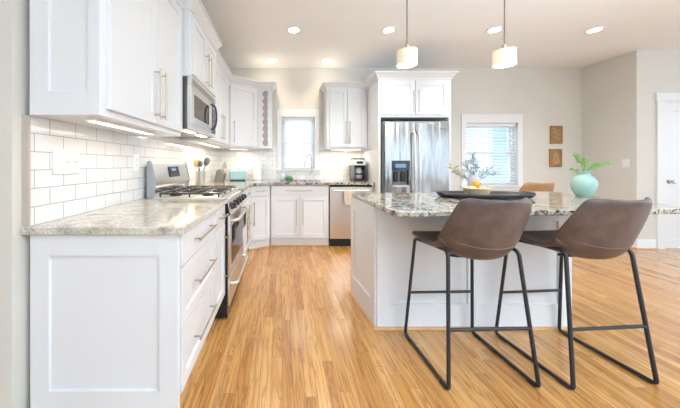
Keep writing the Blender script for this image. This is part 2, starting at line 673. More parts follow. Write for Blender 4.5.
struct('floor', MB().box(-2.6, 8.0, -3.4, 4.66, -0.08, 0.0), 'floor')
struct('ceiling', MB().box(-2.6, 8.0, -3.4, 4.66, CEIL, CEIL + 0.1), 'ceiling')
struct('wall_left', MB().box(-1.25, XL, 1.09, 4.64, 0, CEIL), 'wall')
struct('wall_unseen_left', MB().box(-2.6, -2.5, -3.4, 4.64, 0, CEIL), 'wall')  # out of view, added to bounce light around the room
W1 = (-0.005, 0.535, 1.095, 1.942)
W2 = (3.005, 3.853, 0.826, 1.844)
mb = MB()
mb.box(-1.25, W1[0], YB, 4.64, 0, CEIL)
mb.box(W1[0], W1[1], YB, 4.64, 0, W1[2])
mb.box(W1[0], W1[1], YB, 4.64, W1[3], CEIL)
mb.box(W1[1], W2[0], YB, 4.64, 0, CEIL)
mb.box(W2[0], W2[1], YB, 4.64, 0, W2[2])
mb.box(W2[0], W2[1], YB, 4.64, W2[3], CEIL)
mb.box(W2[1], 5.02, YB, 4.64, 0, CEIL)
struct('wall_back', mb, 'wall')
struct('wall_right', MB().box(XR, XR + 0.12, YD + 0.12, YB, 0, CEIL), 'wall')
D0, D1, DH = 5.27, 6.09, 2.045
mb = MB()
mb.box(XR, D0, YD, YD + 0.12, 0, CEIL)
mb.box(D0, D1, YD, YD + 0.12, DH, CEIL)
mb.box(D1, 8.0, YD, YD + 0.12, 0, CEIL)
struct('wall_far_right', mb, 'wall')
mb = MB()
mb.box(7.9, 8.0, -3.4, YD, 0, 0.45).box(7.9, 8.0, -3.4, YD, 2.35, CEIL)
for _y in (-3.4, -1.1, 1.2, 3.5):
    mb.box(7.9, 8.0, _y, _y + 0.3, 0.45, 2.35)
struct('wall_unseen_right', mb, 'wall')  # unseen wall, openings added to let light onto the left cabinet fronts
mb = MB()
mb.box(-2.6, 8.0, -3.5, -3.4, 0, 0.45).box(-2.6, 8.0, -3.5, -3.4, 2.35, CEIL)
for _x in (-2.6, 0.2, 3.0, 5.8, 7.6):
    mb.box(_x, _x + 0.4, -3.5, -3.4, 0.45, 2.35)
struct('wall_unseen_rear', mb, 'wall')  # unseen wall, openings shaped to cut the light from behind the camera

struct('wall_left_tile', MB().box(XL, -1.043, 1.14, 2.03, 0.915, 1.374).box(XL, -1.043, 2.03, YB, 0.915, 1.435), 'tile_l')
mb = MB()
mb.box(-1.043, -0.085, YB - 0.008, YB, 0.915, 1.47)
mb.box(-0.085, 0.61, YB - 0.008, YB, 0.915, 1.075)
mb.box(0.61, 1.30, YB - 0.008, YB, 0.915, 1.47)
struct('wall_back_tile', mb, 'tile_b')
struct('trim_1', MB().box(XL, -1.041, 1.130, 1.1395, 0.915, 1.374), pmat('tile_edge_trim', (0.52, 0.46, 0.40), 0.4))

BB = [(0, 0), (0.016, 0), (0.016, 0.105), (0.010, 0.125), (0.0, 0.13)]
mb = MB()
mb.sweep([(XR, YB), (XR, YD), (5.15, YD)], [(-o if False else o, z) for o, z in BB])
struct('baseboard_right', mb, 'trim')
struct('baseboard_far_right', MB().box(6.21, 7.9, YD - 0.016, YD, 0, 0.13), 'trim')
struct('baseboard_back', MB().box(2.40, XR - 0.016, YB - 0.016, YB, 0, 0.13), 'trim')
mb = MB()
mb.sweep([(-1.25, 1.09), (XL, 1.09), (XL, 1.135)], [(o, z) for o, z in BB])
struct('baseboard_left', mb, 'trim')
struct('trim_2', MB().box(XR - 0.034, XR - 0.016, YD, YB - 0.03, 0, 0.018).box(XR - 0.034, 5.15, YD - 0.034, YD - 0.016, 0, 0.018), 'shoe')


def window(n, w, outer, sill_z, mid, lab):
    x0, x1, z0, z1 = w
    ox0, ox1, oz1 = outer
    root = bpy.data.objects.new('window_%d' % n, None)
    COL.objects.link(root)
    root['kind'] = 'structure'
    root['label'] = lab
    root['category'] = 'window'
    f = -0.018
    c = MB()
    c.box(ox0, x0, YB + f, YB, z0, z1)
    c.box(x1, ox1, YB + f, YB, z0, z1)
    c.box(ox0, ox1, YB + f - 0.004, YB, z1, oz1)
    c.done('window_casing', 'trim', root, 0.002)
    s = MB()
    s.box(ox0 - 0.02, ox1 + 0.02, YB - 0.05, YB + 0.10, z0 - 0.026, z0)
    s.box(ox0, ox1, YB - 0.016, YB, z0 - 0.085, z0 - 0.026)
    s.done('window_sill', 'trim', root, 0.003)
    fr = 0.035
    j = MB()
    for a, b in ((x0, x0 + 0.02), (x1 - 0.02, x1)):
        j.box(a, b, YB + 0.085, YB + 0.14, z0, z1)
    j.box(x0 + 0.02, x1 - 0.02, YB + 0.085, YB + 0.14, z1 - 0.02, z1)
    j.done('window_frame', 'trim', root)
    for nm, za, zb, yy in (('upper_sash', mid - 0.02, z1 - 0.02, 0.118), ('lower_sash', z0, mid + 0.02, 0.09)):
        k = MB()
        xa, xb = x0 + 0.02, x1 - 0.02
        k.box(xa, xa + fr, YB + yy, YB + yy + 0.026, za, zb)
        k.box(xb - fr, xb, YB + yy, YB + yy + 0.026, za, zb)
        k.box(xa + fr, xb - fr, YB + yy, YB + yy + 0.026, za, za + 0.04)
        k.box(xa + fr, xb - fr, YB + yy, YB + yy + 0.026, zb - 0.04, zb)
        so = k.done(nm, 'trim', root, 0.002)
        MB().box(xa + fr, xb - fr, YB + yy + 0.010, YB + yy + 0.014, za + 0.04, zb - 0.04).done('pane', 'glass', so)
    return root


window(1, W1, (-0.081, 0.605, 2.06), 1.09, 1.51, 'narrow white framed window over the kitchen sink')
window(2, W2, (2.93, 3.925, 1.985), 0.80, 1.356, 'wide white framed window right of the refrigerator')


def blind(name, label, w, pitch, tilt, mat, wand_x):
    x0, x1, z0, z1 = w
    root = thing(name, label, 'blind', ((x0 + x1) / 2, YB + 0.045, z0))
    hw = (x1 - x0) / 2 - 0.012
    h = z1 - z0
    MB().box(-hw, hw, -0.03, 0.03, h - 0.05, h - 0.002).done('head_rail', 'trim', root, 0.003)
    s = MB()
    z = 0.045
    while z < h - 0.06:
        m = Matrix.Translation((0, 0, z)) @ Matrix.Rotation(tilt, 4, 'X')
        s.obox(m, -hw, hw, -0.025, 0.025, -0.0014, 0.0014)
        z += pitch
    s.done('slats', mat, root)
    MB().box(-hw, hw, -0.022, 0.022, 0.004, 0.024).done('bottom_rail', 'trim', root, 0.003)
    for xx in (-hw * 0.72, hw * 0.72):
        MB().box(xx - 0.0015, xx + 0.0015, -0.0275, -0.0265, 0.02, h - 0.05).done('ladder_cord', 'trim', root)
    MB().tube([(wand_x, -0.038, h - 0.05), (wand_x, -0.038, h * 0.30)], 0.004, 8).done('tilt_wand', 'plate', root)
    return root


blind('window_blind', 'nearly closed white slatted blind in the window over the sink', W1, 0.044, R(54), 'slat_a', -0.21)
blind('window_blind', 'open white slatted blind in the wide window right of the refrigerator', W2, 0.050, R(24), 'slat_b', -0.33)

# door in the far right wall
dr = bpy.data.objects.new('door_1', None)
COL.objects.link(dr)
dr['kind'] = 'structure'
dr['label'] = 'white panelled interior door at the right edge'
dr['category'] = 'door'
mb = MB()
mb.shaker(D0 + 0.028, D1 - 0.028, 0.008, 0.90, YD + 0.012, 0.04, 0.12)
mb.shaker(D0 + 0.028, D1 - 0.028, 0.90, 2.02, YD + 0.012, 0.04, 0.12)
mb.done('door_slab', 'trim', dr)
mb = MB()
mb.box(D0 - 0.105, D0 + 0.01, YD - 0.02, YD, 0, DH + 0.0)
mb.box(D1 - 0.01, D1 + 0.105, YD - 0.02, YD, 0, DH + 0.0)
mb.box(D0 - 0.12, D1 + 0.12, YD - 0.024, YD, DH, DH + 0.11)
mb.done('door_casing', 'trim', dr, 0.003)
MB().box(D0, D0 + 0.026, YD, YD + 0.12, 0, DH).box(D1 - 0.026, D1, YD, YD + 0.12, 0, DH).box(D0 + 0.026, D1 - 0.026, YD, YD + 0.12, DH - 0.024, DH).done('door_jamb', 'trim', dr)
mb = MB()
mk = Matrix.Translation((D0 + 0.09, YD + 0.012, 0.93)) @ Matrix.Rotation(R(90), 4, 'X')
n0 = 0
mb.lathe([(0.031, 0.0), (0.031, 0.006), (0.014, 0.012), (0.011, 0.03), (0.022, 0.04), (0.028, 0.052), (0.024, 0.064), (0.0, 0.068)])
for v in mb.bm.verts:
    v.co = mk @ v.co
mb.done('door_knob', pmat('nickel_knob', (0.55, 0.50, 0.44), 0.25, 1.0), dr)

# ------------------------------------------------------------------ cabinets
CROWN = [(0, 2.315), (0.010, 2.315), (0.010, 2.335), (0.022, 2.345), (0.034, 2.365), (0.052, 2.385), (0.058, 2.392), (0.066, 2.392), (0.066, 2.41), (0, 2.41)]


def pull(parent, a, b, y, r=0.0055):
    """Bar pull between two local points on a front whose face lies at y."""
    a, b = Vector(a), Vector(b)
    d = (b - a).normalized()
    off = 0.034
    m = MB()
    m.tube([Vector((a.x, y - off, a.z)) - d * 0.022, Vector((b.x, y - off, b.z)) + d * 0.022], r, 10)
    for p in (a, b):
        m.tube([(p.x, y + 0.001, p.z), (p.x, y - off, p.z)], r * 0.8, 8)
    return m.done('handle', 'pull', parent)


def fronts(root, items):
    for it in items:
        kind, x0, x1, z0, z1, h = it[:6]
        m = MB()
        if kind == 'slab':
            m.box(x0, x1, -0.02, 0, z0, z1)
            o = m.done('drawer', 'paint', root, 0.003)
        elif kind == 'drawer':
            m.shaker(x0, x1, z0, z1, s=0.052)
            o = m.done('drawer', 'paint', root)
        else:
            m.shaker(x0, x1, z0, z1)
            o = m.done('door', 'paint', root)
        if h:
            if h[0] == 'v':
                pull(o, (h[1], 0, h[2]), (h[1], 0, h[3]), -0.02)
            else:
                pull(o, (h[2], 0, h[1]), (h[3], 0, h[1]), -0.02)


def cabinet(name, label, loc, rz, w, dep, z0, z1, items, toe=None, crown=None, group=None, poly=None):
    root = thing(name, label, 'cabinet', (*loc, 0), rz, group)
    m = MB()
    if poly == 'hollow':
        m.box(0, w, 0, 0.02, z0, z1).box(0, 0.018, 0.02, dep, z0, z1).box(w - 0.018, w, 0.02, dep, z0, z1).box(0.018, w - 0.018, 0.02, dep, z0, z0 + 0.018)
    elif poly:
        m.prism(poly, z0, z1)
    else:
        m.box(0, w, 0, dep, z0, z1)
    m.done('body', 'paint', root, 0.0015)
    if toe is not None:
        MB().box(0.0, w, toe, toe + 0.02, 0.0, z0).done('toe_kick', 'paint', root)
    if crown:
        MB().sweep(crown, CROWN).done('crown_moulding', 'paint', root)
    fronts(root, items)
    return root


L90 = R(90)
BX = -0.4425                    # left base face frame
# --- left run, bases
c = cabinet('drawer_cabinet', 'white base cabinet of three drawers at the near end of the left counter', (BX, 1.16), L90, 0.575, 0.612, 0.19, 0.880, [
    ('slab', 0.006, 0.569, 0.738, 0.876, ('h', 0.812, 0.17, 0.45)),
    ('drawer', 0.006, 0.569, 0.474, 0.732, ('h', 0.61, 0.17, 0.45)),
    ('drawer', 0.006, 0.569, 0.205, 0.468, ('h', 0.34, 0.17, 0.45))], toe=0.075)
m = MB()
m.shaker(-0.603, 0.012, 0.0, 0.880, 0.0, 0.02, rails=(0.078, 0.078, 0.23, 0.088))
o = m.done('end_panel', 'paint', c)
o.rotation_euler = (0, 0, -L90)
o.location = (-0.02, 0, 0)
c = cabinet('base_cabinet', 'narrow white base cabinet between the drawer cabinet and the range', (BX, 1.737), L90, 0.315, 0.612, 0.19, 0.880, [
    ('slab', 0.008, 0.307, 0.738, 0.876, ('h', 0.812, 0.09, 0.225)),
    ('door', 0.008, 0.307, 0.205, 0.732, ('v', 0.262, 0.36, 0.64))], toe=0.075)
c = cabinet('base_cabinet', 'white base cabinet in the left run just past the range', (BX, 2.834), L90, 0.862, 0.612, 0.11, 0.880, [
    ('slab', 0.01, 0.85, 0.738, 0.876, ('h', 0.812, 0.29, 0.57)),
    ('door', 0.01, 0.425, 0.12, 0.732, ('v', 0.38, 0.44, 0.66)),
    ('door', 0.435, 0.85, 0.12, 0.732, ('v', 0.48, 0.44, 0.66))], toe=0.02)
# --- diagonal base
P0, P1 = Vector((-0.445, 3.705)), Vector((-0.170, 3.898))
ang = math.atan2(P1.y - P0.y, P1.x - P0.x)
dl = (P1 - P0).length
inv = Matrix.Rotation(-ang, 2)


def loc2(pt, base, a):
    v = Matrix.Rotation(-a, 2) @ (Vector(pt) - base)
    return (v.x, v.y)


c = cabinet('corner_cabinet', 'angled white base cabinet in the corner left of the sink', (P0.x, P0.y), ang, dl, 0.5, 0.11, 0.880, [
    ('slab', 0.012, dl - 0.018, 0.735, 0.872, ('h', 0.806, 0.10, 0.23)),
    ('door', 0.012, dl - 0.018, 0.125, 0.725, ('v', 0.055, 0.36, 0.64))],
    poly=[(0, 0), (dl, 0), loc2((-0.170, 4.48), P0, ang), loc2((-1.055, 4.48), P0, ang), loc2((-1.055, 3.705), P0, ang)])
MB().box(0, dl, 0.012, 0.03, 0.0, 0.11).done('toe_kick', 'paint', c)
MB().box(0, dl, -0.002, 0.012, 0.0, 0.02).done('shoe_moulding', 'shoe', c)
# --- sink base
c = cabinet('sink_cabinet', 'white two door base cabinet under the sink and window', (-0.165, 3.91), 0, 0.83, 0.57, 0.11, 0.880, [
    ('slab', 0.012, 0.812, 0.735, 0.866, ('h', 0.80, 0.24, 0.57)),
    ('door', 0.012, 0.402, 0.125, 0.722, ('v', 0.368, 0.34, 0.66)),
    ('door', 0.424, 0.812, 0.125, 0.722, ('v', 0.458, 0.34, 0.66))], poly='hollow')
MB().box(0, 0.83, 0.012, 0.03, 0.0, 0.11).done('toe_kick', 'paint', c)
MB().box(0, 0.83, -0.002, 0.012, 0.0, 0.02).done('shoe_moulding', 'shoe', c)

# --- uppers, left run
UX = -0.747
c = cabinet('overhead_cabinet', 'large white wall cabinet over the near left counter', (UX, 1.14), L90, 0.888, 0.294, 1.374, 2.40, [
    ('door', 0.025, 0.468, 1.405, 2.29, ('v', 0.432, 1.455, 1.70)),
    ('door', 0.474, 0.870, 1.405, 2.29, ('v', 0.510, 1.455, 1.70))])
m = MB()
m.shaker(-0.290, 0.0, 1.374, 2.33, 0.0, 0.012, rails=(0.078, 0.050, 0.10, 0.09))
o = m.done('end_panel', 'paint', c)
o.rotation_euler = (0, 0, -L90)
o.location = (-0.012, 0, 0)
c = cabinet('overhead_cabinet', 'short deep white wall cabinet above the microwave', (-0.680, 2.03), L90, 0.76, 0.361, 1.825, 2.40, [
    ('door', 0.02, 0.377, 1.845, 2.29, ('v', 0.335, 1.875, 2.10)),
    ('door', 0.383, 0.74, 1.845, 2.29, ('v', 0.425, 1.875, 2.10))])
c = cabinet('overhead_cabinet', 'white wall cabinet between the microwave and the corner', (-0.750, 2.794), L90, 1.04, 0.291, 1.41, 2.40, [
    ('door', 0.02, 0.505, 1.43, 2.29, ('v', 0.455, 1.485, 1.74)),
    ('door', 0.515, 1.02, 1.43, 2.29, ('v', 0.56, 1.485, 1.74))])
Q0, Q1 = Vector((-0.750, 3.838)), Vector((-0.367, 4.170))
qa = math.atan2(Q1.y - Q0.y, Q1.x - Q0.x)
ql = (Q1 - Q0).length
c = cabinet('corner_cabinet', 'angled white corner wall cabinet above the toaster', (Q0.x, Q0.y), qa, ql, 0.3, 1.41, 2.40, [
    ('door', 0.02, ql - 0.025, 1.43, 2.29, ('v', 0.07, 1.50, 1.76))],
    poly=[(0, 0), (ql, 0), loc2((-0.367, 4.485), Q0, qa), loc2((-1.041, 4.485), Q0, qa), loc2((-1.041, 3.838), Q0, qa)])
# --- narrow fretwork unit
root = thing('fretwork_cabinet', 'slim white wall cabinet with a grey scalloped fretwork column beside the window', 'cabinet', (-0.365, 4.170, 0))
m = MB()
fx0, fx1, fz0, fz1 = 0.066, 0.150, 1.446, 2.315 - 0.03
m.box(0, 0.212, 0.025, 0.315, 1.41, 2.40)
m.box(0, fx0, 0, 0.025, 1.41, 2.40)
m.box(fx1, 0.212, 0, 0.025, 1.41, 2.40)
m.box(fx0, fx1, 0, 0.025, 1.41, fz0)
m.box(fx0, fx1, 0, 0.025, fz1, 2.40)
m.done('body', 'paint', root)
MB().box(fx0, fx1, 0.016, 0.0249, fz0, fz1).done('back_panel', 'fret', root)
nl = 8
step = (fz1 - fz0) / nl
for side in (0, 1):
    pts = []
    for i in range(nl):
        for k in range(9):
            t = k / 8
            bulge = 0.030 * (1 - math.sin(PI * t)) if side == 0 else 0.010 * (1 - math.sin(PI * t))
            z = fz0 + (i + t) * step
            pts.append(((fx0 + bulge) if side == 0 else (fx1 - bulge), z))
    edge = [(fx0 - 0.001, fz1), (fx0 - 0.001, fz0)] if side == 0 else [(fx1 + 0.001, fz1), (fx1 + 0.001, fz0)]
    m = MB()
    xe = edge[0][0]
    for (xa, za), (xb, zb) in zip(pts, pts[1:]):
        if zb - za < 1e-6:
            continue
        lo, hi = (xe, xa), (xe, xb)
        q = [(min(lo), za), (max(lo), za), (max(hi), zb), (min(hi), zb)]
        if abs(q[0][0] - q[1][0]) < 5e-4 and abs(q[2][0] - q[3][0]) < 5e-4:
            continue
        m.prism_xz(q, 0.002, 0.016)
    m.done('scalloped_edge', 'paint', root)
# --- right upper
c = cabinet('overhead_cabinet', 'white two door wall cabinet between the window and the refrigerator', (0.68, 4.190), 0, 0.62, 0.295, 1.405, 2.40, [
    ('door', 0.045, 0.312, 1.43, 2.315, ('v', 0.285, 1.50, 1.80)),
    ('door', 0.318, 0.585, 1.43, 2.315, ('v', 0.345, 1.50, 1.80))])
# --- refrigerator surround
root = thing('refrigerator_surround', 'tall white cabinet surround enclosing the refrigerator with two doors above', 'cabinet', (1.302, 3.715, 0))
MB().box(0, 0.030, 0.0, 0.78, 0, 2.40).done('side_panel', 'paint', root, 0.0015)
MB().box(0.952, 0.982, 0.0, 0.78, 0, 2.40).done('side_panel', 'paint', root, 0.0015)
MB().box(0.030, 0.952, 0.0, 0.78, 1.804, 2.40).done('body', 'paint', root)
fronts(root, [('door', 0.040, 0.486, 1.838, 2.295, ('v', 0.455, 1.885, 2.14)),
              ('door', 0.494, 0.930, 1.838, 2.295, ('v', 0.525, 1.885, 2.14))])

struct('crown_moulding', MB().sweep([(XL + 0.001, 1.128), (-0.747, 1.128), (-0.747, 2.03), (-0.680, 2.03), (-0.680, 2.792), (-0.750, 2.792), (-0.750, 3.838), (-0.367, 4.170),
                                    (-0.153, 4.170), (-0.153, 4.488)], CROWN), 'paint', label='white crown moulding along the top of the left and corner cabinets', cat='moulding')
struct('crown_moulding', MB().sweep([(0.68, 4.488), (0.68, 4.190), (1.302, 4.190), (1.302, 3.715), (2.284, 3.715), (2.284, 4.495)], CROWN), 'paint',
       label='white crown moulding over the cabinets right of the sink window', cat='moulding')

# ------------------------------------------------------------------ worktops
m = MB().box(-1.068, -0.402, 1.122, 2.058, 0.882, 0.915)
tag(m.done('worktop', 'granite_l', None, 0.005, seg=3), 'pale speckled granite worktop on the near left cabinets', 'worktop')
m = MB()
m.prism([(-1.058, 2.832), (-0.402, 2.832), (-0.402, 3.660), (-0.145, 3.845), (-0.02, 3.845), (-0.02, 4.488), (-1.058, 4.488)], 0.882, 0.915)
m.box(-0.02, 0.57, 3.845, 3.975, 0.882, 0.915)
m.box(-0.02, 0.57, 4.33, 4.488, 0.882, 0.915)
m.box(0.57, 1.300, 3.845, 4.488, 0.882, 0.915)
tag(m.done('worktop', 'granite_i'), 'pale granite worktop running through the corner and past the sink', 'worktop')

# sink
m = MB()
m.box(-0.02, 0.57, 3.975, 3.99, 0.70, 0.881)
m.box(-0.02, 0.57, 4.315, 4.33, 0.70, 0.881)
m.box(-0.02, -0.005, 3.99, 4.315, 0.70, 0.881)
m.box(0.555, 0.57, 3.99, 4.315, 0.70, 0.881)
m.box(-0.02, 0.57, 3.975, 4.33, 0.69, 0.70)
tag(m.done('sink', 'steel_h'), 'steel undermount sink set in the worktop below the window', 'sink')
# faucet
root = thing('faucet', 'tall chrome gooseneck faucet behind the sink', 'faucet', (0.478, 4.395, 0.915))
MB().lathe([(0.030, 0), (0.030, 0.008), (0.021, 0.018), (0.019, 0.085), (0.015, 0.10)]).done('base', 'chrome', root)
pts = [(0, 0, 0.09), (0, 0, 0.31)]
for i in range(1, 13):
    a = PI * i / 12
    pts.append((-0.055 + 0.055 * math.cos(a), -0.06 * (i / 12), 0.31 + 0.095 * math.sin(a)))
pts.append((-0.112, -0.065, 0.29))
MB().tube(pts, 0.011, 12).done('spout', 'chrome', root)
MB().tube([(-0.1115, -0.0648, 0.30), (-0.116, -0.068, 0.20)], [0.014, 0.018], 12).done('spray_head', 'chrome', root)
MB().tube([(0.015, 0, 0.06), (0.05, -0.01, 0.075), (0.085, -0.015, 0.11)], [0.010, 0.008, 0.006], 10).done('lever', 'chrome', root)

# ------------------------------------------------------------------ dishwasher
root = thing('dishwasher', 'stainless steel dishwasher with a bar handle right of the sink cabinet', 'dishwasher', (0.672, 3.90, 0))
MB().box(0.002, 0.598, 0.0, 0.56, 0.11, 0.878).done('body', 'steel_dark', root)
MB().box(0.004, 0.596, -0.024, 0.0, 0.118, 0.848).done('door', 'steel_h', root, 0.004)
MB().box(0.004, 0.596, -0.018, 0.0, 0.852, 0.878).done('control_strip', 'black', root, 0.002)
m = MB().tube([(0.05, -0.066, 0.80), (0.55, -0.066, 0.80)], 0.010, 12)
for x in (0.07, 0.53):
    m.tube([(x, -0.022, 0.80), (x, -0.066, 0.80)], 0.008, 8)
m.done('handle', 'steel_h', root)
MB().box(0.0, 0.60, 0.03, 0.05, 0.0, 0.112).done('toe_kick', 'black_matte', root)
m = MB().box(0, 0.024, -0.0, 0.57, 0, 0.880)
tag(m.done('end_panel_board', 'paint'), 'narrow white filler panel between dishwasher and refrigerator surround', 'panel').location = (1.275, 3.90, 0)


def cloth(name, label, cat, axis, c, w, drop_f, drop_b, zbar, rbar, wav, mat, seed):
    """A folded towel hung over a horizontal bar; axis is the bar direction."""
    rnd = random.Random(seed)
    ph = rnd.random() * 6
    rows = []
    prof = []
    n = 14
    for i in range(n + 1):
        prof.append((-rbar, -drop_f * (1 - i / n)))
    for i in range(1, 8):
        a = PI - PI * i / 8
        prof.append((rbar * math.cos(a), rbar * math.sin(a)))
    for i in range(n + 1):
        prof.append((rbar, -drop_b * i / n))
    nu = 18
    for o, z in prof:
        r = []
        for j in range(nu + 1):
            u = j / nu - 0.5
            amp = wav * min(1, max(0, -z) / 0.08)
            oo = o + (amp * (0.5 + 0.5 * math.sin(u * 16 + ph)) * (-1 if o < 0 else 0.3))
            x = u * w * (1 - 0.12 * min(1, max(0, -z) / 0.2))
            r.append((x, oo, z))
        rows.append(r)
    m = MB().surf(rows)
    ob = m.done(name, mat)
    s = ob.modifiers.new('thick', 'SOLIDIFY')
    s.thickness = 0.004
    s.offset = 0
    ob.location = (*c, zbar)
    ob.rotation_euler = (0, 0, axis)
    return tag(ob, label, cat)


cloth('dish_towel', 'folded beige towel hanging on the dishwasher handle', 'towel', 0, (0.672 + 0.262, 3.834), 0.15, 0.20, 0.14, 0.80, 0.014, 0.006, 'towel', 3)

# ------------------------------------------------------------------ range
RY0, RY1 = 2.062, 2.826
root = thing('gas_range', 'stainless gas range with black grates between the left cabinets', 'range', (-0.44, RY0, 0), L90)
RW = RY1 - RY0
MB().box(0, RW, -0.030, 0.59, 0.02, 0.79).box(0, RW, 0.0, 0.59, 0.79, 0.895).done('body', 'black', root)
for x in (0.0, RW - 0.004):
    MB().prism_yz([(-0.052, 0.79), (0.0, 0.79), (0.0, 0.905), (-0.026, 0.905)], x, x + 0.004).done('side_cheek', 'black', root)
for x in (0.06, RW - 0.06):
    for y in (0.06, 0.52):
        MB().lathe([(0.02, 0), (0.02, 0.02)], (x, y), 12).done('foot', 'black_matte', root)
m = MB()
m.box(0.0, RW, 0.0, 0.56, 0.895, 0.922)
m.done('cooktop', 'steel_h', root, 0.004)
# burners and grates
for bx in (0.14, RW / 2, RW - 0.14):
    for by in ((0.15, 0.41) if bx != RW / 2 else (0.28,)):
        MB().lathe([(0.048, 0), (0.048, 0.008), (0.034, 0.010), (0.034, 0.017), (0.0, 0.018)], (bx, by), 20, 0.922).done('burner', 'black', root)
gw = (RW - 0.03) / 3
for i in range(3):
    x0 = 0.015 + i * gw + 0.004
    x1 = x0 + gw - 0.008
    m = MB()
    z = 0.948
    rr = 0.0065
    y0, y1 = 0.03, 0.49
    m.tube(fillet([(x0 + .01, y0, z), (x1, y0, z), (x1, y1, z), (x0, y1, z), (x0, y0 + .0, z), (x0 + .012, y0, z)], 0.02, 3), rr, 6)
    m.tube([(x0, (y0 + y1) / 2, z), (x1, (y0 + y1) / 2, z)], rr, 6)
    xm = (x0 + x1) / 2
    for yc in ((y0 + 0.11), (y1 - 0.11)):
        for a in range(4):
            dx, dy = math.cos(a * PI / 2), math.sin(a * PI / 2)
            e = (x1 - xm) if abs(dx) > .5 else 0.118
            m.tube([(xm + dx * e, yc + dy * e, z), (xm + dx * 0.028, yc + dy * 0.028, z + 0.004)], rr, 6)
    for x in (x0, x1):
        for y in (y0 + .01, (y0 + y1) / 2, y1 - .01):
            m.tube([(x, y, 0.922), (x, y, z)], rr, 6)
    m.done('grate', 'iron', root)
# sloped front control band with knobs
m = MB()
m.prism_yz([(-0.055, 0.79), (0.0, 0.79), (0.0, 0.905), (-0.028, 0.905)], 0.004, RW - 0.004)
m.done('control_band', 'steel_h', root, 0.002)
nrm = Vector((0, -0.115, 0.027)).normalized()
rot = Vector((0, 0, 1)).rotation_difference(nrm).to_matrix().to_4x4()
for i in range(5):
    kx = 0.09 + i * (RW - 0.18) / 4
    m = MB().lathe([(0.030, 0), (0.030, 0.007), (0.025, 0.011), (0.023, 0.040), (0.018, 0.043), (0.0, 0.043)], (0, 0), 18)
    T = Matrix.Translation((kx, -0.042, 0.846)) @ rot
    for v in m.bm.verts:
        v.co = T @ v.co
    m.done('knob', 'black', root)
# oven door
m = MB()
m.box(0.004, RW - 0.004, -0.046, -0.0305, 0.315, 0.782)
od = m.done('oven_door', 'steel_h', root, 0.004)
MB().box(0.095, RW - 0.095, -0.0485, -0.045, 0.385, 0.690).done('window', 'oven_glass', od, 0.001)
m = MB().tube(fillet([(0.05, -0.042, 0.742), (0.05, -0.10, 0.742), (RW - 0.05, -0.10, 0.742), (RW - 0.05, -0.042, 0.742)], 0.03, 5), 0.013, 12)
m.done('handle', 'steel_h', od)
m = MB().box(0.004, RW - 0.004, -0.046, -0.0305, 0.10, 0.308)
dw = m.done('drawer', 'steel_h', root, 0.004)
m = MB().tube(fillet([(0.06, -0.042, 0.255), (0.06, -0.095, 0.255), (RW - 0.06, -0.095, 0.255), (RW - 0.06, -0.042, 0.255)], 0.04, 6), 0.012, 12)
m.done('handle', 'steel_h', dw)
# backguard
m = MB()
m.prism_yz([(0.534, 0.895), (0.574, 0.895), (0.574, 1.180), (0.564, 1.192), (0.544, 1.186), (0.510, 1.02), (0.518, 1.0), (0.534, 0.99)], 0.014, RW - 0.014)
bg = m.done('backguard', 'steel_h', root, 0.006)
for x0, x1 in ((0.0, 0.014), (RW - 0.014, RW)):
    m = MB()
    m.prism_yz([(0.528, 0.895), (0.575, 0.895), (0.575, 1.184), (0.565, 1.197), (0.540, 1.190), (0.505, 1.02), (0.514, 0.99)], x0, x1)
    m.done('end_cap', 'fridge_side', bg)
MB().box(0.03, RW - 0.03, 0.530, 0.5345, 0.930, 0.984).done('lower_panel', 'chrome', bg)
m = MB()
T = Matrix.Translation((RW * 0.52, 0.5265, 1.105)) @ Matrix.Rotation(math.atan2(-0.034, 0.166), 4, 'X')
m.obox(T, -0.115, 0.115, -0.004, 0.004, -0.046, 0.046)
m.done('display', 'dark_glass', bg, 0.001)
m = MB()
m.obox(T, -0.05, 0.05, -0.0055, -0.003, 0.006, 0.034)
m.done('clock_screen', 'screen', bg)
m = MB()
for i in range(3):
    for j in range(2):
        for s in (-1, 1):
            m.obox(T, s * 0.085 - 0.008 + 0.0, s * 0.085 + 0.008, -0.006, -0.003, -0.036 + i * 0.026, -0.022 + i * 0.026)
m.done('button', 'steel_dark', bg)

t = cloth('dish_towel', 'patterned beige towel hanging on the oven door handle', 'towel', L90, (-0.34, RY0 + 0.56), 0.20, 0.30, 0.16, 0.742, 0.017, 0.010, 'towel_b', 11)

# ------------------------------------------------------------------ microwave
root = thing('microwave', 'stainless over the range microwave with a black curved handle', 'microwave', (-0.700, 2.034, 1.437), L90)
MW, MH = 0.752, 0.385
MB().box(0, MW, 0.0, 0.352, 0, MH).done('body', 'steel_dark', root, 0.002)
m = MB().shaker(0.0, 0.60, 0.035, 0.325, -0.028, 0.028, rails=(0.07, 0.075, 0.055, 0.05), rec=0.004)
md = m.done('door', 'steel_h', root)
MB().box(0.076, 0.519, -0.0265, -0.0225, 0.096, 0.269).done('window', 'oven_glass', md)
m = MB().tube(fillet([(0.565, -0.028, 0.06), (0.565, -0.072, 0.085), (0.565, -0.085, 0.18), (0.565, -0.072, 0.275), (0.565, -0.028, 0.30)], 0.05, 6), 0.008, 12)
m.done('handle', 'black', md)
MB().box(0.603, MW, -0.028, 0.0, 0.035, 0.325).done('control_panel', 'dark_glass', root, 0.002)
MB().box(0.625, 0.735, -0.0292, -0.0275, 0.270, 0.305).done('display', 'screen', root)
m = MB()
for i in range(4):
    for j in range(3):
        m.box(0.627 + j * 0.038, 0.657 + j * 0.038, -0.0292, -0.0275, 0.075 + i * 0.045, 0.105 + i * 0.045)
m.done('keypad', 'steel_dark', root)
MB().box(0.0, MW, -0.028, 0.0, 0.328, MH).done('vent_band', 'steel_h', root, 0.002)
m = MB()
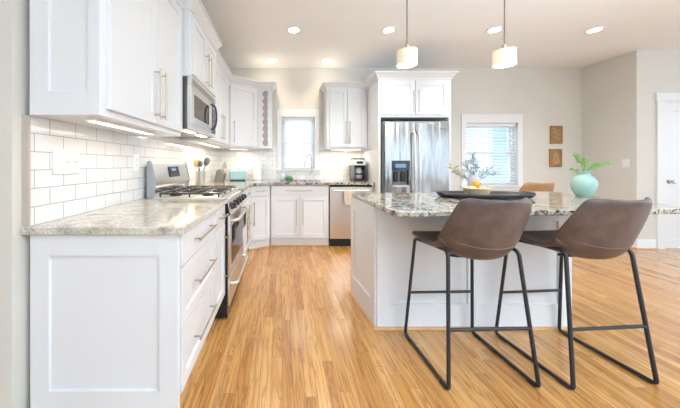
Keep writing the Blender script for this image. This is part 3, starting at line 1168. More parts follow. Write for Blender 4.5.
for i in range(4):
    m.box(0.03, MW - 0.03, -0.0292, -0.027, 0.338 + i * 0.011, 0.342 + i * 0.011)
m.done('vent_grille', 'steel_dark', root)
MB().box(0.0, MW, -0.028, 0.0, 0.0, 0.032).done('bottom_rail', 'steel_h', root, 0.002)
MB().box(0.10, 0.30, 0.03, 0.09, -0.004, 0.001).done('cooktop_light', 'strip', root)
MB().box(0.46, 0.66, 0.03, 0.09, -0.004, 0.001).done('cooktop_light', 'strip', root)
lamp('microwave_lamp', 'AREA', (0.376, 0.06, -0.012), 1.0, WARM, root, shape='RECTANGLE', size=0.5, size_y=0.06)


# ------------------------------------------------------------------ refrigerator
root = thing('refrigerator', 'stainless side by side refrigerator with a dispenser in the left door', 'refrigerator', (1.360, 3.62, 0))
FW, FH = 0.845, 1.716
MB().box(0.0, FW, 0.075, 0.83, 0.03, FH + 0.03).done('body', 'fridge_side', root, 0.003)
seam = 0.395
dx0, dx1, dz0, dz1 = 0.083, 0.324, 0.872, 1.218
m = MB()
m.box(0.0, dx0, 0, 0.068, 0.06, FH)
m.box(dx1, seam - 0.003, 0, 0.068, 0.06, FH)
m.box(dx0, dx1, 0, 0.068, 0.06, dz0)
m.box(dx0, dx1, 0, 0.068, dz1, FH)
m.box(dx0, dx1, 0.06, 0.068, dz0, dz1)
ld = m.done('freezer_door', 'steel', root)
m = MB().box(seam + 0.003, FW, 0, 0.068, 0.06, FH)
rd = m.done('fridge_door', 'steel', root, 0.006)
disp = MB().box(dx0, dx1, 0.002, 0.02, 1.088, dz1).done('dispenser_panel', 'dark_glass', ld)
MB().box(dx0 + 0.05, dx1 - 0.05, 0.0, 0.004, 1.125, 1.175).done('display', 'screen', disp)
m = MB().box(dx0, dx0 + 0.012, 0.004, 0.06, dz0, 1.088).box(dx1 - 0.012, dx1, 0.004, 0.06, dz0, 1.088).box(dx0, dx1, 0.052, 0.06, dz0, 1.088)
m.done('dispenser_recess', 'steel_dark', ld)
MB().box(dx0 + 0.012, dx1 - 0.012, -0.004, 0.052, dz0, dz0 + 0.02).done('drip_tray', 'steel_h', ld)
for px in (0.155, 0.25):
    MB().box(px - 0.028, px + 0.028, 0.024, 0.04, 0.94, 1.075).done('paddle', 'black_matte', ld, 0.004)
for hx, par in ((seam - 0.030, ld), (seam + 0.030, rd)):
    MB().tube(fillet([(hx, 0.0, 1.60), (hx, -0.05, 1.57), (hx, -0.065, 1.10), (hx, -0.05, 0.63), (hx, 0.0, 0.60)], 0.10, 7), 0.0135, 12).done('handle', 'steel_h', par)
MB().box(FW - 0.125, FW - 0.045, -0.0015, 0.001, 1.628, 1.640).done('badge', 'steel_dark', rd)
MB().box(0.01, FW - 0.01, 0.03, 0.075, 0.0, 0.058).done('toe_grille', 'black_matte', root)
for a_, b_ in ((0.01, 0.09), (FW - 0.09, FW - 0.01)):
    MB().box(a_, b_, 0.02, 0.074, FH, FH + 0.016).done('hinge_cover', 'fridge_side', root, 0.003)

# ------------------------------------------------------------------ island
root = thing('island_cabinet', 'white panelled kitchen island base under the mottled granite top', 'island', (0.6745, 1.967, 0))
IL = 1.386
BACK = 0.545
m = MB()
m.prism([(0, 0.0), (IL, 0.0), (IL, BACK), (-0.036, BACK - 0.015)], 0.0, 0.874)
m.done('body', 'paint', root)
# front (seating side): two framed panels
for x0, x1, l, r_ in ((0.0, IL / 2, 0.094, 0.045), (IL / 2, IL, 0.045, 0.094)):
    MB().shaker(x0, x1, 0.0, 0.874, -0.014, 0.014, rails=(l, r_, 0.175, 0.105), rec=0.013).done('front_panel', 'paint', root)
sa = math.atan2(-0.53, 0.036)
SL = math.hypot(0.53, 0.036)
o = MB().shaker(0.0, SL + 0.0, 0.0, 0.874, -0.014, 0.014, rails=(0.075, 0.085, 0.175, 0.105), rec=0.013).done('end_panel', 'paint', root)
o.location = (-0.036, BACK - 0.015, 0)
o.rotation_euler = (0, 0, sa)
o = MB().shaker(0.0, BACK, 0.0, 0.874, -0.014, 0.014, rails=(0.075, 0.085, 0.175, 0.105), rec=0.013).done('end_panel', 'paint', root)
o.location = (IL, 0, 0)
o.rotation_euler = (0, 0, L90)
m = MB()
m.sweep([(-0.036, BACK - 0.015), (0, 0), (IL, 0), (IL, BACK)][:], [(-0.026 if False else 0.012, 0), (0.028, 0), (0.026, 0.010), (0.020, 0.017), (0.012, 0.019)][::1])
m.done('shoe_moulding', 'shoe', root)
# kitchen side doors of the island
for i in range(3):
    w = (IL - 0.04) / 3
    o = MB().shaker(0.0, w - 0.006, 0.12, 0.86).done('door', 'paint', root)
    o.location = (IL - 0.02 - i * w, BACK - 0.004, 0)
    o.rotation_euler = (0, 0, PI)
# the top
m = MB()
m.prism([(0.652, 1.535), (0.70, 1.530), (2.53, 1.64), (2.605, 2.66), (0.640, 2.515), (0.630, 2.49), (0.630, 1.56)], 0.876, 0.908)
tag(m.done('island_worktop', 'granite_i', None, 0.005, seg=3), 'large mottled cream and black granite slab on the kitchen island', 'worktop')

# ------------------------------------------------------------------ stools
PROF = [(0.232, 0.682, 0.172, 0.000), (0.226, 0.700, 0.188, 0.000), (0.19, 0.706, 0.202, 0.004), (0.10, 0.692, 0.212, 0.016), (0.01, 0.670, 0.216, 0.034),
        (-0.07, 0.656, 0.217, 0.060), (-0.135, 0.655, 0.217, 0.088), (-0.188, 0.672, 0.217, 0.108), (-0.224, 0.712, 0.218, 0.112),
        (-0.248, 0.768, 0.216, 0.102), (-0.268, 0.830, 0.210, 0.088), (-0.286, 0.890, 0.200, 0.074), (-0.299, 0.938, 0.188, 0.064), (-0.306, 0.967, 0.173, 0.058), (-0.309, 0.983, 0.150, 0.050)]


def spline(pts, n):
    out = []
    k = len(pts)
    for i in range(k - 1):
        p0, p1, p2, p3 = pts[max(i - 1, 0)], pts[i], pts[i + 1], pts[min(i + 2, k - 1)]
        for j in range(n):
            t = j / n
            out.append(tuple(0.5 * ((2 * b) + (-a + c) * t + (2 * a - 5 * b + 4 * c - d) * t * t + (-a + 3 * b - 3 * c + d) * t ** 3) for a, b, c, d in zip(p0, p1, p2, p3)))
    out.append(pts[-1])
    return out


def shell_pt(s, i, u, out=0.0):
    a = s[max(i - 1, 0)]
    b = s[min(i + 1, len(s) - 1)]
    ty, tz = b[0] - a[0], b[1] - a[1]
    l = math.hypot(ty, tz) or 1
    ny, nz = tz / l, -ty / l        # inward: up on the seat, forward on the back
    y, z, w, lift = s[i]
    q = abs(u) ** 2.3 * lift - out
    return (w * u, y + ny * q, z + nz * q)


def make_stool(label, mat, seam_mat, name='bar_stool', cat='stool', dz=0.0):
    root = thing(name, label, cat, (0, 0, 0), 0)
    s = spline([(a, b + dz, c_, d) for a, b, c_, d in PROF], 4)
    n = 20
    m = MB()
    rows = [[shell_pt(s, i, -1 + 2 * j / n) for j in range(n + 1)] for i in range(len(s))]
    m.surf(rows)
    sh = m.done('shell_seat', mat, root)
    so = sh.modifiers.new('thick', 'SOLIDIFY')
    so.thickness = 0.022
    so.offset = 0
    bv = sh.modifiers.new('edge', 'BEVEL')
    bv.width = 0.008
    bv.segments = 3
    bv.limit_method = 'ANGLE'
    bv.angle_limit = R(50)
    i0 = min(range(len(s)), key=lambda k: abs(s[k][1] - 0.735 - dz) + (1 if s[k][0] > -0.15 else 0))
    m = MB()
    m.tube([shell_pt(s, i0, -0.97 + 1.94 * j / 24, 0.0125) for j in range(25)], 0.0016, 6)
    m.done('seam', seam_mat, sh)
    e = MB()
    top = [shell_pt(s, i, 1.0) for i in range(8, len(s))] + [shell_pt(s, len(s) - 1, 1 - 2 * j / 20) for j in range(1, 20)] + [shell_pt(s, i, -1.0) for i in range(len(s) - 1, 7, -1)]
    e.tube(top, 0.0105, 8)
    e.done('rolled_edge', mat, sh)
    r = 0.0098
    for sx in (-1, 1):
        ft = Vector((sx * 0.195, 0.185, 0.676 + dz))
        ff = Vector((sx * 0.236, 0.238, r))
        rf = Vector((sx * 0.240, -0.238, r))
        rt = Vector((sx * 0.196, -0.165, 0.702 + dz))
        mf = ft.lerp(rt, 0.15)
        MB().tube(fillet([ff.lerp(rf, 0.10), ff, ft, ft.lerp(rt, 0.18)], 0.045, 6), r, 12).done('leg', 'black_metal', root)
        MB().tube(fillet([rf.lerp(ff, 0.10), rf, rt, rt.lerp(ft, 0.25)], 0.04, 6), r, 12).done('leg', 'black_metal', root)
        MB().tube([ff.lerp(rf, 0.09), ff.lerp(rf, 0.91)], r, 12).done('runner', 'black_metal', root)
        MB().tube([ft.lerp(rt, 0.16) - Vector((0, 0, 0.0)), rt.lerp(ft, 0.2)], r * 0.9, 10).done('seat_rail', 'black_metal', root)
        for p in (ff.lerp(rf, 0.12), rf.lerp(ff, 0.08)):
            MB().box(p.x - 0.013, p.x + 0.013, p.y - 0.024, p.y + 0.024, 0.0, 0.012).done('foot_pad', 'black_matte', root, 0.003)

    def on(sx, a, b, z):
        a, b = Vector(a), Vector(b)
        t = (z - a.z) / (b.z - a.z)
        p = a.lerp(b, t)
        return Vector((sx * p.x, p.y, p.z))
    for nm, a, b in (('footrest', (0.236, 0.238, r), (0.195, 0.185, 0.676 + dz)), ('back_crossbar', (0.240, -0.238, r), (0.196, -0.165, 0.702 + dz))):
        MB().tube([on(-1, a, b, 0.30), on(1, a, b, 0.30)], 0.0088, 12).done(nm, 'black_metal', root)
    m = MB()
    for y in (0.12, -0.09):
        z = (0.672 if y > 0 else 0.650) + dz
        m.tube([(-0.15, y, z + 0.006), (-0.10, y, z - 0.002), (0.10, y, z - 0.002), (0.15, y, z + 0.006)], 0.008, 8)
    m.done('seat_support', 'black_metal', root)
    return root


s1 = make_stool('brown leather bar stool at the near side of the island, the left one', 'leather', 'seam')
s1.location = (1.091, 1.662, 0)
s1.rotation_euler = (0, 0, R(1.8))
s1['group'] = 'brown leather bar stools at the island'
s2 = copy_thing(s1, 'brown leather bar stool at the near side of the island, the one nearest the door')
s2.location = (1.724, 1.672, 0)
s2.rotation_euler = (0, 0, R(4.2))
s3 = make_stool('tan leather chair behind the island, below the wide window and the plaques', 'leather_tan', 'seam', 'leather_chair', 'chair', -0.055)
s3.location = (3.26, 3.73, 0)

# ------------------------------------------------------------------ pendants and downlights
pend = []
for i, (x, lab) in enumerate(((1.0, 'small lit drum pendant lamp hanging over the near left end of the island'), (1.78, 'small lit drum pendant lamp hanging over the island above the right bar stool'))):
    if i == 0:
        root = thing('pendant_lamp', lab, 'lamp', (x, 2.2, CEIL), 0, 'drum pendant lamps over the island')
        MB().lathe([(0.06, -0.022), (0.06, -0.004), (0.055, 0.0)]).done('ceiling_plate', 'pull', root)
        MB().tube([(0, 0, -0.02), (0, 0, -0.635)], 0.0045, 8).done('rod', 'rod', root)
        MB().lathe([(0.016, -0.665), (0.016, -0.62), (0.006, -0.61)]).done('socket_cap', 'pull', root)
        m = MB()
        seg = 36
        prof = [(0.0, -0.667), (0.074, -0.667), (0.076, -0.664), (0.076, -0.778), (0.073, -0.778), (0.073, -0.672), (0.0, -0.672)]
        m.lathe(prof, (0, 0), seg)
        shd = m.done('lamp_shade', 'shade', root)
        m = MB()
        for zz in (-0.70, -0.735):
            m.lathe([(0.0758, zz - 0.008), (0.0768, zz - 0.007), (0.0768, zz + 0.007), (0.0758, zz + 0.008)], (0, 0), seg)
        m.done('shade_band', pmat('shade_band', (0.85, 0.76, 0.62), 0.5, emit=(1.0, 0.80, 0.55), es=0.08), shd)
        MB().sphere((0, 0, -0.725), 0.030).done('bulb', 'bulb', root)
        lamp('pendant_light', 'POINT', (0, 0, -0.80), PENDANT_W, WARM, root, shadow_soft_size=0.05)
        p0 = root
    else:
        p1 = copy_thing(p0, lab)
        p1.location = (x, 2.2, CEIL)

DL = [(0.14, 3.22, 'recessed ceiling light in front of the sink window, leftmost of the near row'),
      (1.25, 3.22, 'recessed ceiling light just left of the first pendant rod, second of the near row'),
      (2.49, 3.22, 'recessed ceiling light beside the second pendant rod, third of the near row'),
      (3.66, 3.22, 'recessed ceiling light at the right, last of the near row'),
      (-0.15, 4.17, 'small recessed ceiling light close to the back wall, above the fretwork cabinet'),
      (0.667, 4.17, 'small recessed ceiling light close to the back wall, above the cabinet right of the window')]
for i, (x, y, lab) in enumerate(DL):
    if i == 0:
        root = thing('recessed_light', lab, 'light', (x, y, CEIL), 0, 'recessed ceiling lights')
        MB().lathe([(0.060, -0.004), (0.085, -0.006), (0.088, -0.002), (0.088, 0.0), (0.060, 0.0)], (0, 0), 32).done('trim_ring', 'trim', root)
        MB().lathe([(0.0, -0.0045), (0.060, -0.0045), (0.060, -0.002), (0.0, -0.002)], (0, 0), 32).done('lens', 'bulb', root)
        lamp('recessed_lamp', 'SPOT', (0, 0, -0.02), DOWNLIGHT_W, SOFT, root, spot_size=R(125), spot_blend=1.0, shadow_soft_size=0.06)
        d0 = root
    else:
        q = copy_thing(d0, lab)
        q.location = (x, y, CEIL)
        if y > 4:
            for ch in q.children:
                if ch.type == 'LIGHT':
                    ch.data = ch.data.copy()
                    ch.data.energy = DOWNLIGHT_W * 0.45
                    ch.data.color = WARM

# under cabinet lights
for i, (x, y, l, w, rz, z, lab) in enumerate((
        (-0.83, 1.47, 0.56, 0.045, L90, 1.374, 'under cabinet light strip below the near left wall cabinet'),
        (-0.86, 3.32, 0.80, 0.045, L90, 1.41, 'under cabinet light strip below the wall cabinet past the microwave'),
        (-0.66, 4.22, 0.34, 0.045, R(42), 1.41, 'under cabinet light strip below the corner wall cabinet'),
        (0.99, 4.26, 0.48, 0.045, 0, 1.405, 'under cabinet light strip below the wall cabinet right of the window'))):
    root = thing('under_cabinet_light', lab, 'light', (x, y, z), rz, 'under cabinet light strips')
    MB().box(-l / 2, l / 2, -w / 2, w / 2, -0.014, 0.0).done('housing', 'plate', root, 0.002)
    MB().box(-l / 2 + 0.01, l / 2 - 0.01, -w / 2 + 0.006, w / 2 - 0.006, -0.0165, -0.0135).done('diffuser', 'strip', root)
    lamp('strip_lamp', 'AREA', (0, 0, -0.022), STRIP_W * (l / 0.6) * (0.9 if y < 2 else 4.0), WARM, root, shape='RECTANGLE', size=l - 0.03, size_y=0.03)


# ------------------------------------------------------------------ switches and outlets
def wall_plate(name, label, cat, loc, rz, w, h, gangs, kind, group=None):
    root = thing(name, label, cat, loc, rz, group)
    MB().box(-w / 2, w / 2, -0.0065, 0.0, -h / 2, h / 2).done('cover_plate', 'plate', root, 0.003)
    for i in range(gangs):
        gx = (i - (gangs - 1) / 2) * 0.046
        k = kind if isinstance(kind, str) else kind[i]
        if k == 'toggle':
            MB().box(gx - 0.006, gx + 0.006, -0.007, -0.005, -0.013, 0.013).done('toggle_slot', 'trim', root)
            m = MB()
            T = Matrix.Translation((gx, -0.006, 0.0)) @ Matrix.Rotation(R(-25), 4, 'X')
            m.obox(T, -0.0045, 0.0045, -0.018, 0.0, -0.004, 0.004)
            m.done('toggle', 'plate', root, 0.0015)
        elif k == 'rocker':
            MB().box(gx - 0.016, gx + 0.016, -0.010, -0.005, -0.033, 0.033).done('rocker', 'plate', root, 0.002)
        else:
            MB().box(gx - 0.017, gx + 0.017, -0.008, -0.005, -0.034, 0.034).done('socket', 'plate', root, 0.002)
            m = MB()
            for zc in (-0.019, 0.019):
                m.box(gx - 0.0075, gx - 0.0055, -0.0085, -0.0075, zc - 0.004, zc + 0.005)
                m.box(gx + 0.0055, gx + 0.0075, -0.0085, -0.0075, zc - 0.004, zc + 0.005)
            m.done('slots', 'slot', root)
    return root


wall_plate('light_switch', 'white triple toggle switch plate on the tile above the near left counter', 'switch', (-1.043, 1.329, 1.183), L90, 0.165, 0.118, 3, 'toggle')
wall_plate('power_outlet', 'white single outlet plate on the left tile just before the range', 'outlet', (-1.043, 1.96, 1.183), L90, 0.078, 0.122, 1, 'socket')
wall_plate('power_outlet', 'white single outlet plate on the back tile left of the sink window', 'outlet', (-0.213, YB - 0.008, 1.175), 0, 0.075, 0.118, 1, 'socket')
wall_plate('light_switch', 'white double switch plate on the back tile just right of the sink window', 'switch', (0.760, YB - 0.008, 1.188), 0, 0.120, 0.118, 2, 'rocker')
wall_plate('power_outlet', 'white double outlet plate on the back tile beside the coffee maker', 'outlet', (1.010, YB - 0.008, 1.188), 0, 0.120, 0.118, 2, 'socket')
wall_plate('light_switch', 'white switch plate on the plain wall between the vase and the door', 'switch', (XR, 3.915, 1.183), -L90, 0.085, 0.118, 1, 'rocker')

# ------------------------------------------------------------------ carved plaques
for (xa, xb, za, zb, k, lab) in ((4.38, 4.575, 1.505, 1.795, 0, 'carved wooden plaque with a branching leaf, the upper of the two on the wall'),
                                 (4.37, 4.565, 1.125, 1.418, 1, 'carved wooden plaque with an upright bud, the lower of the two on the wall')):
    cx, cz = (xa + xb) / 2, (za + zb) / 2
    hw, hh = (xb - xa) / 2, (zb - za) / 2
    root = thing('carved_plaque', lab, 'wall art', (cx, YB, cz), 0, 'carved wooden wall plaques')
    m = MB().shaker(-hw, hw, -hh, hh, -0.022, 0.022, s=0.016, rec=0.007)
    m.done('panel', 'wood_art', root)
    m = MB()
    y = -0.016
    if k == 0:
        m.tube([(0.01, y, -0.11), (0, y, 0.0), (-0.015, y, 0.11)], [0.008, 0.007, 0.003], 8)
        for zz, sx in ((-0.07, 1), (-0.05, -1), (-0.01, 1), (0.015, -1), (0.05, 1), (0.07, -1)):
            m.tube([(0, y, zz), (sx * 0.03, y, zz + 0.014), (sx * 0.06, y, zz + 0.034)], [0.006, 0.013, 0.003], 8)
    else:
        for sx in (-1, 1):
            m.tube([(sx * 0.008, y, -0.10), (sx * 0.036, y, -0.03), (sx * 0.022, y, 0.07), (0, y, 0.11)], [0.006, 0.011, 0.009, 0.003], 8)
        m.tube([(0, y, -0.11), (0, y, 0.08)], [0.007, 0.010], 8)
        for sx in (-1, 1):
            m.tube([(0, y, -0.10), (sx * 0.045, y, -0.085), (sx * 0.062, y, -0.03)], [0.006, 0.010, 0.003], 8)
    m.done('relief', 'wood_relief_lit', root)

# ------------------------------------------------------------------ things on the left and rear worktops
ZC = 0.915
root = thing('utensil_crock', 'brushed steel crock holding cooking utensils just past the range', 'crock', (-0.915, 3.075, ZC))
MB().lathe([(0.0, 0.0), (0.056, 0.0), (0.058, 0.004), (0.058, 0.175), (0.0595, 0.18), (0.054, 0.18), (0.053, 0.01), (0.0, 0.008)], (0, 0), 32).done('pot', 'steel_h', root)


def utensil(name, label, lean, head, mat, L=0.30):
    bx, by, hx, hy = lean
    o = thing(name, label, 'utensil', (-0.915 + bx, 3.075 + by, ZC + 0.014), 0, 'utensils in the crock')
    a = Vector((0, 0, 0))
    b = Vector((hx - bx, hy - by, L * 0.72))
    MB().tube([a, b], [0.005, 0.006], 8).done('shaft', mat, o)
    d = (b - a).normalized()
    c = b + d * 0.045
    m = MB()
    if head == 'spoon':
        m.sphere((0, 0, 0), 0.034, 0.009, 0.05, 16, 10)
    elif head == 'round':
        m.sphere((0, 0, 0), 0.050, 0.008, 0.050, 18, 10)
    elif head == 'ladle':
        m.sphere((0, 0, 0), 0.030, 0.016, 0.038, 16, 10)
    rot2 = Vector((0, 0, 1)).rotation_difference(d).to_matrix().to_4x4()
    T = Matrix.Translation(c) @ rot2
    for v in m.bm.verts:
        v.co = T @ v.co
    m.done('bowl', mat, o)
    return o


utensil('wooden_spoon', 'round headed wooden spoon standing in the steel crock', (0.015, 0.02, -0.030, 0.030), 'round', 'wood_spoon', 0.29)
utensil('metal_ladle', 'dark metal ladle standing at the front of the steel crock', (-0.01, -0.02, 0.008, -0.035), 'ladle', 'steel_dark', 0.28)
utensil('metal_spoon', 'grey metal spoon leaning out to the right of the steel crock', (-0.02, 0.0, 0.055, 0.01), 'spoon', 'steel_dark', 0.32)

root = thing('knife_block', 'slanted grey knife block with steel handled knives in the corner', 'knife block', (-0.925, 4.10, ZC), R(-12))
m = MB()
m.prism_xz([(-0.075, 0.0), (0.055, 0.0), (0.082, 0.115), (0.008, 0.178), (-0.030, 0.165)], -0.05, 0.05)
m.done('block', 'knife_block', root, 0.003)
kd = Vector((0.46, 0, 0.89)).normalized()
k = 0
for i in range(3):
    for j in range(2):
        p = Vector((0.024 + i * 0.020, -0.024 + 0.048 * j, 0.1715 - i * 0.017))
        ln = (0.135, 0.115, 0.095)[i] - 0.012 * j
        o = MB().tube([p, p + kd * 0.022, p + kd * 0.03, p + kd * ln * 0.8, p + kd * ln], [0.0055, 0.0055, 0.009, 0.0105, 0.008], 8).done('kitchen_knife', 'chrome')
        o.location = root.location
        o.rotation_euler = root.rotation_euler
        tag(o, 'steel handled knife standing in the grey knife block', 'knife', 'knives in the block')
        k += 1

root = thing('toaster', 'pale teal two slot toaster under the corner wall cabinet', 'toaster', (-0.69, 4.29, ZC), R(6))
MB().box(-0.125, 0.125, -0.08, 0.08, 0.012, 0.165).done('body', 'mint', root, 0.022, seg=5)
MB().box(-0.115, 0.115, -0.07, 0.07, 0.0, 0.016).done('base', 'black_matte', root, 0.002)
m = MB().box(-0.09, 0.09, -0.042, -0.018, 0.160, 0.1665).box(-0.09, 0.09, 0.018, 0.042, 0.160, 0.1665)
m.done('slot', 'black', root)
MB().box(0.124, 0.145, -0.02, 0.02, 0.10, 0.118).done('lever', 'chrome', root, 0.003)

root = thing('paper_towel_roll', 'white paper towel roll standing on the rear counter beside the toaster', 'paper towel', (-0.392, 4.385, ZC))
MB().lathe([(0.0, 0), (0.074, 0), (0.074, 0.006), (0.0, 0.008)], (0, 0), 28).done('stand_base', 'chrome', root)
MB().lathe([(0.018, 0.009), (0.069, 0.009), (0.069, 0.262), (0.018, 0.262)], (0, 0), 32).done('roll', 'paper', root)
MB().lathe([(0.006, 0.007), (0.006, 0.285), (0.011, 0.29), (0.0, 0.30)], (0, 0), 12).done('rod', 'chrome', root)

root = thing('soap_bottle', 'pale blue soap pump bottle on the counter at the left of the sink', 'bottle', (0.008, 4.40, ZC))
MB().lathe([(0.0, 0), (0.030, 0), (0.034, 0.006), (0.034, 0.095), (0.022, 0.115), (0.013, 0.12), (0.013, 0.13), (0.0, 0.13)], (0, 0), 24).done('bottle', 'soap', root)
m = MB().lathe([(0.014, 0.128), (0.014, 0.145), (0.006, 0.148), (0.006, 0.165), (0.0, 0.166)], (0, 0), 16)
m.tube([(0, 0, 0.162), (0.02, -0.03, 0.162), (0.022, -0.034, 0.152)], 0.0045, 8)
m.done('pump', 'plate', root)
root = thing('sponge_caddy', 'small black wire caddy behind the sink', 'caddy', (0.115, 4.405, ZC))
m = MB().box(-0.055, 0.055, -0.035, 0.035, 0.0, 0.006)
for z in (0.02, 0.04):
    m.tube([(-0.055, -0.035, z), (0.055, -0.035, z), (0.055, 0.035, z), (-0.055, 0.035, z), (-0.055, -0.034, z)], 0.003, 6)
for x in (-0.055, 0.055):
    for y in (-0.035, 0.035):
        m.tube([(x, y, 0), (x, y, 0.042)], 0.003, 6)
m.done('rack', 'black_matte', root)
o = MB().box(-0.045, 0.045, -0.022, 0.022, 0.0075, 0.072).done('dish_sponge', 'sponge', None, 0.008)
o.location = (0.115, 4.405, ZC)
tag(o, 'green dish sponge standing in the wire caddy by the sink', 'sponge')

root = thing('coffee_maker', 'black and steel drip coffee maker with a glass carafe on the rear counter', 'coffee maker', (1.172, 4.27, ZC))
MB().box(-0.095, 0.095, -0.13, 0.12, 0.0, 0.035).done('base', 'black', root, 0.008)
MB().box(-0.095, 0.095, 0.03, 0.12, 0.035, 0.25).done('water_tank', 'black', root, 0.006)
MB().box(-0.097, 0.097, -0.13, 0.12, 0.235, 0.325).done('brew_head', 'steel_h', root, 0.010)
MB().box(-0.085, 0.085, -0.11, 0.11, 0.325, 0.348).done('lid', 'steel_dark', root, 0.006)
MB().box(-0.05, 0.05, -0.1325, -0.129, 0.262, 0.298).done('control_panel', 'dark_glass', root)
MB().box(-0.095, -0.075, -0.12, 0.03, 0.035, 0.24).box(0.083, 0.095, -0.12, 0.03, 0.035, 0.24).done('side_post', 'steel_dark', root)
ca = MB().lathe([(0.0, 0.036), (0.056, 0.036), (0.066, 0.05), (0.070, 0.10), (0.062, 0.15), (0.046, 0.185), (0.050, 0.20), (0.0, 0.20)], (0, -0.045), 28).done('carafe', pmat('carafe_glass', (0.45, 0.45, 0.46), 0.06), root)
MB().lathe([(0.071, 0.095), (0.0725, 0.10), (0.071, 0.118)], (0, -0.045), 28).done('band', 'black', ca)
MB().tube(fillet([(0.04, -0.09, 0.185), (0.06, -0.135, 0.18), (0.065, -0.14, 0.08), (0.05, -0.10, 0.07)], 0.02, 4), 0.008, 8).done('carafe_handle', 'black', ca)

# ------------------------------------------------------------------ things on the island
ZI = 0.908
root = thing('serving_tray', 'long black boat shaped serving tray in the middle of the island', 'tray', (1.600, 2.185, ZI), R(-5))
m = MB()
N_ = 48
rings = []
for (sc_, z) in ((0.86, 0.0), (0.94, 0.010), (1.0, 0.032), (0.985, 0.036), (0.93, 0.020), (0.85, 0.010)):
    rg = []
    for i in range(N_):
        a = 2 * PI * i / N_
        ca_, sa_ = math.cos(a), math.sin(a)
        x = math.copysign(abs(ca_) ** 0.75, ca_) * 0.35
        y = math.copysign(abs(sa_) ** 0.75, sa_) * 0.165
        rg.append(m.bm.verts.new((x * sc_, y * sc_, z + (0.010 if abs(ca_) > 0.93 and z > 0.02 else 0))))
    rings.append(rg)
for a, b in zip(rings, rings[1:]):
    for i in range(N_):
        m.face([a[i], a[(i + 1) % N_], b[(i + 1) % N_], b[i]])
m.face(rings[0][::-1])
m.face(rings[-1])
m.done('dish', 'tray', root)

BC = (1.555, 2.195)
BS = 0.82
root = thing('fruit_bowl', 'pale woven bowl of fruit standing on the black tray', 'bowl', (*BC, ZI + 0.0105))
m = MB()
m.lathe([(0.0, 0.0), (0.072, 0.0), (0.092, 0.022), (0.116, 0.060), (0.122, 0.062), (0.118, 0.066), (0.108, 0.055), (0.086, 0.024), (0.068, 0.008), (0.0, 0.008)], (0, 0), 40)
m.done('basket', 'wicker', root).scale = (BS, BS, 1)
m = MB()
for i in range(26):
    a, b = 2 * PI * i / 26, 2 * PI * (i + 1.4) / 26
    m.tube([(0.074 * math.cos(a), 0.074 * math.sin(a), 0.002), (0.097 * math.cos((a + b) / 2), 0.097 * math.sin((a + b) / 2), 0.026), (0.121 * math.cos(b), 0.121 * math.sin(b), 0.062)], 0.0028, 5)
m.done('weave', 'wicker', root).scale = (BS, BS, 1)
for nm, lab, dx, dy, dz, r, mat in (('orange', 'bright orange fruit on top of the pile in the bowl', 0.0, 0.005, 0.112, 0.036, 'orange'),
                                    ('lemon', 'pale yellow lemon at the left of the fruit bowl', -0.050, -0.012, 0.056, 0.038, 'lemon'),
                                    ('peach', 'peach coloured fruit at the front right of the fruit bowl', 0.036, -0.030, 0.056, 0.037, 'peach'),
                                    ('orange', 'orange fruit at the back right of the fruit bowl', 0.036, 0.042, 0.066, 0.034, 'orange')):
    o = thing(nm, lab, 'fruit', (BC[0] + dx * BS, BC[1] + dy * BS, ZI + 0.0105 + dz * 0.9), random.random() * 6)
    r *= BS
    m = MB().sphere((0, 0, 0), r * (1.15 if nm == 'lemon' else 1.0), r, r * 0.95, 24, 14)
    m.done('flesh', mat, o)
    MB().lathe([(0.003, r * 0.93), (0.004, r * 0.955), (0.0, r * 0.985)], (0, 0), 8).done('stem', 'twig', o)

# vase of eucalyptus
VC = (1.72, 2.47)
root = thing('glass_vase', 'small frosted grey vase of eucalyptus sprigs behind the fruit bowl', 'vase', (*VC, ZI))
MB().lathe([(0.0, 0), (0.036, 0), (0.042, 0.010), (0.042, 0.15), (0.038, 0.165), (0.035, 0.165), (0.038, 0.14), (0.038, 0.012), (0.0, 0.01)], (0, 0), 28).done('vessel', 'vase_grey', root)
rnd = random.Random(5)


def leaf(m, p, d, l, w):
    d = Vector(d).normalized()
    s = d.cross(Vector((rnd.uniform(-.4, .4), -1, rnd.uniform(-.4, .4)))).normalized()
    n = d.cross(s)
    prof = [(0, 0.08), (0.25, 0.8), (0.5, 1.0), (0.75, 0.75), (1.0, 0.05)]
    L_, C_, R_ = [], [], []
    for t, k in prof:
        c = Vector(p) + d * l * t + n * (0.12 * l * math.sin(PI * t))
        L_.append(m.bm.verts.new(c + s * w * k / 2 + n * 0.1 * w))
        C_.append(m.bm.verts.new(c))
        R_.append(m.bm.verts.new(c - s * w * k / 2 + n * 0.1 * w))
    for i in range(4):
        m.face([L_[i], C_[i], C_[i + 1], L_[i + 1]])
        m.face([C_[i], R_[i], R_[i + 1], C_[i + 1]])


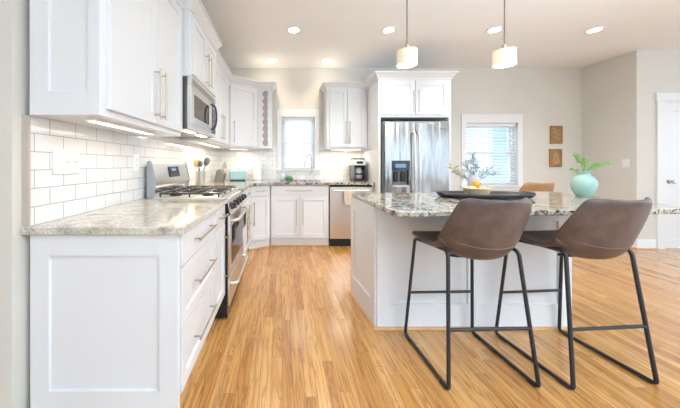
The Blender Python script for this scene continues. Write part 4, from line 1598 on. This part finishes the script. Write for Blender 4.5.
for (ex, ez, mat, n, ll, ww) in ((-0.20, 0.255, 'euca_y', 22, 0.045, 0.020), (-0.09, 0.29, 'euca', 20, 0.042, 0.026), (0.0, 0.375, 'euca', 22, 0.040, 0.026),
                                 (0.07, 0.31, 'euca', 20, 0.042, 0.026), (0.17, 0.255, 'euca', 20, 0.045, 0.017), (0.24, 0.22, 'euca', 20, 0.045, 0.015), (-0.15, 0.20, 'euca', 16, 0.04, 0.02)):
    ey = rnd.uniform(-0.06, 0.06)
    pts = [Vector((rnd.uniform(-.015, .015), 0, 0.02))]
    for i in range(1, 9):
        t = i / 8
        pts.append(Vector((ex * t ** 1.3, ey * t, 0.02 + (ez - 0.02) * (t ** 0.85) + 0.02 * math.sin(t * 5))))
    st = MB().tube(pts, [0.0022] * 8 + [0.0012], 6).done('stem', 'twig', root)
    m = MB()
    for i in range(n):
        t = 0.42 + 0.58 * (i // 2 * 2) / (n + n % 2 - 2 or 1)
        t = min(t, 1.0)
        k = min(7, int(t * 8))
        p = pts[k].lerp(pts[k + 1], t * 8 - k) if k < 8 else pts[8]
        dd = (pts[min(k + 1, 8)] - pts[max(k - 1, 0)]).normalized()
        sd = Vector((rnd.uniform(-1, 1), rnd.uniform(-.6, .6), rnd.uniform(-1, 1)))
        leaf(m, p, dd * 0.6 + sd, ll * rnd.uniform(.8, 1.3), ww * rnd.uniform(0.6, 0.95))
    m.done('leaves', mat, st, keep_normals=True)

# teal vase with fern fronds
TC = (2.475, 2.255)
root = thing('ceramic_vase', 'round teal glazed ceramic jar with fern fronds at the right end of the island', 'vase', (*TC, ZI))
MB().lathe([(r_ * 0.70, h_ * 0.95) for r_, h_ in [(0.0, 0), (0.062, 0), (0.070, 0.006), (0.100, 0.05), (0.112, 0.095), (0.108, 0.135), (0.085, 0.165), (0.058, 0.18), (0.054, 0.195), (0.066, 0.208), (0.070, 0.213), (0.064, 0.216), (0.048, 0.200), (0.048, 0.18), (0.0, 0.17)]], (0, 0), 40).done('jar', 'teal', root)
for (ex, ey, ez, n, ll) in ((-0.075, 0.0, 0.345, 13, 0.060), (-0.02, -0.03, 0.315, 11, 0.055), (0.075, 0.03, 0.30, 10, 0.05), (0.215, -0.02, 0.275, 15, 0.055), (0.12, 0.0, 0.265, 11, 0.05), (-0.085, 0.02, 0.225, 8, 0.04)):
    pts = [Vector((0, 0, 0.18))]
    for i in range(1, 9):
        t = i / 8
        pts.append(Vector((ex * t ** 1.15, ey * t, 0.18 + (ez - 0.18) * (1.9 * t - 0.9 * t * t))))
    st = MB().tube(pts, [0.0025] * 8 + [0.001], 6).done('frond_stem', 'leaf', root)
    m = MB()
    for i in range(n):
        t = 0.35 + 0.65 * i / (n - 1)
        k = min(7, int(t * 8))
        p = pts[k].lerp(pts[k + 1], t * 8 - k)
        dd = (pts[k + 1] - pts[k]).normalized()
        for s in (-1, 1):
            pr = Vector((-dd.z, 0.2 * s, dd.x)) * s
            leaf(m, p, dd * 0.75 + pr, ll * 0.72 * (1.05 - 0.6 * t), 0.0075)
    m.done('leaflets', 'leaf', st, keep_normals=True)

# ------------------------------------------------------------------ outside the windows
root = thing('neighbouring_house', 'pale blue sided house seen through the blind of the wide window', 'house', (6.3, 9.0, -0.6))
m = MB().box(-4.0, 4.0, 0, 3.0, 0, 4.2)
for i in range(34):
    z = 0.12 * i
    m.prism_yz([(0, z), (-0.022, z), (0, z + 0.12)], -4.0, 4.0)
m.done('siding_wall', 'siding', root)
m = MB().prism_yz([(-0.4, 4.2), (3.4, 4.2), (1.5, 5.6)], -4.3, 4.3)
m.done('roof', pmat('roof_shingle', (0.5, 0.52, 0.56), 0.8), root)
w_ = MB().shaker(-0.75, 0.55, 1.6, 3.1, -0.06, 0.05, s=0.12, rec=0.02).done('window_frame', 'siding_trim', root)
MB().box(-0.63, 0.43, -0.038, -0.03, 1.72, 2.98).done('window_pane', pmat('house_glass', (0.45, 0.6, 0.75), 0.1), w_)
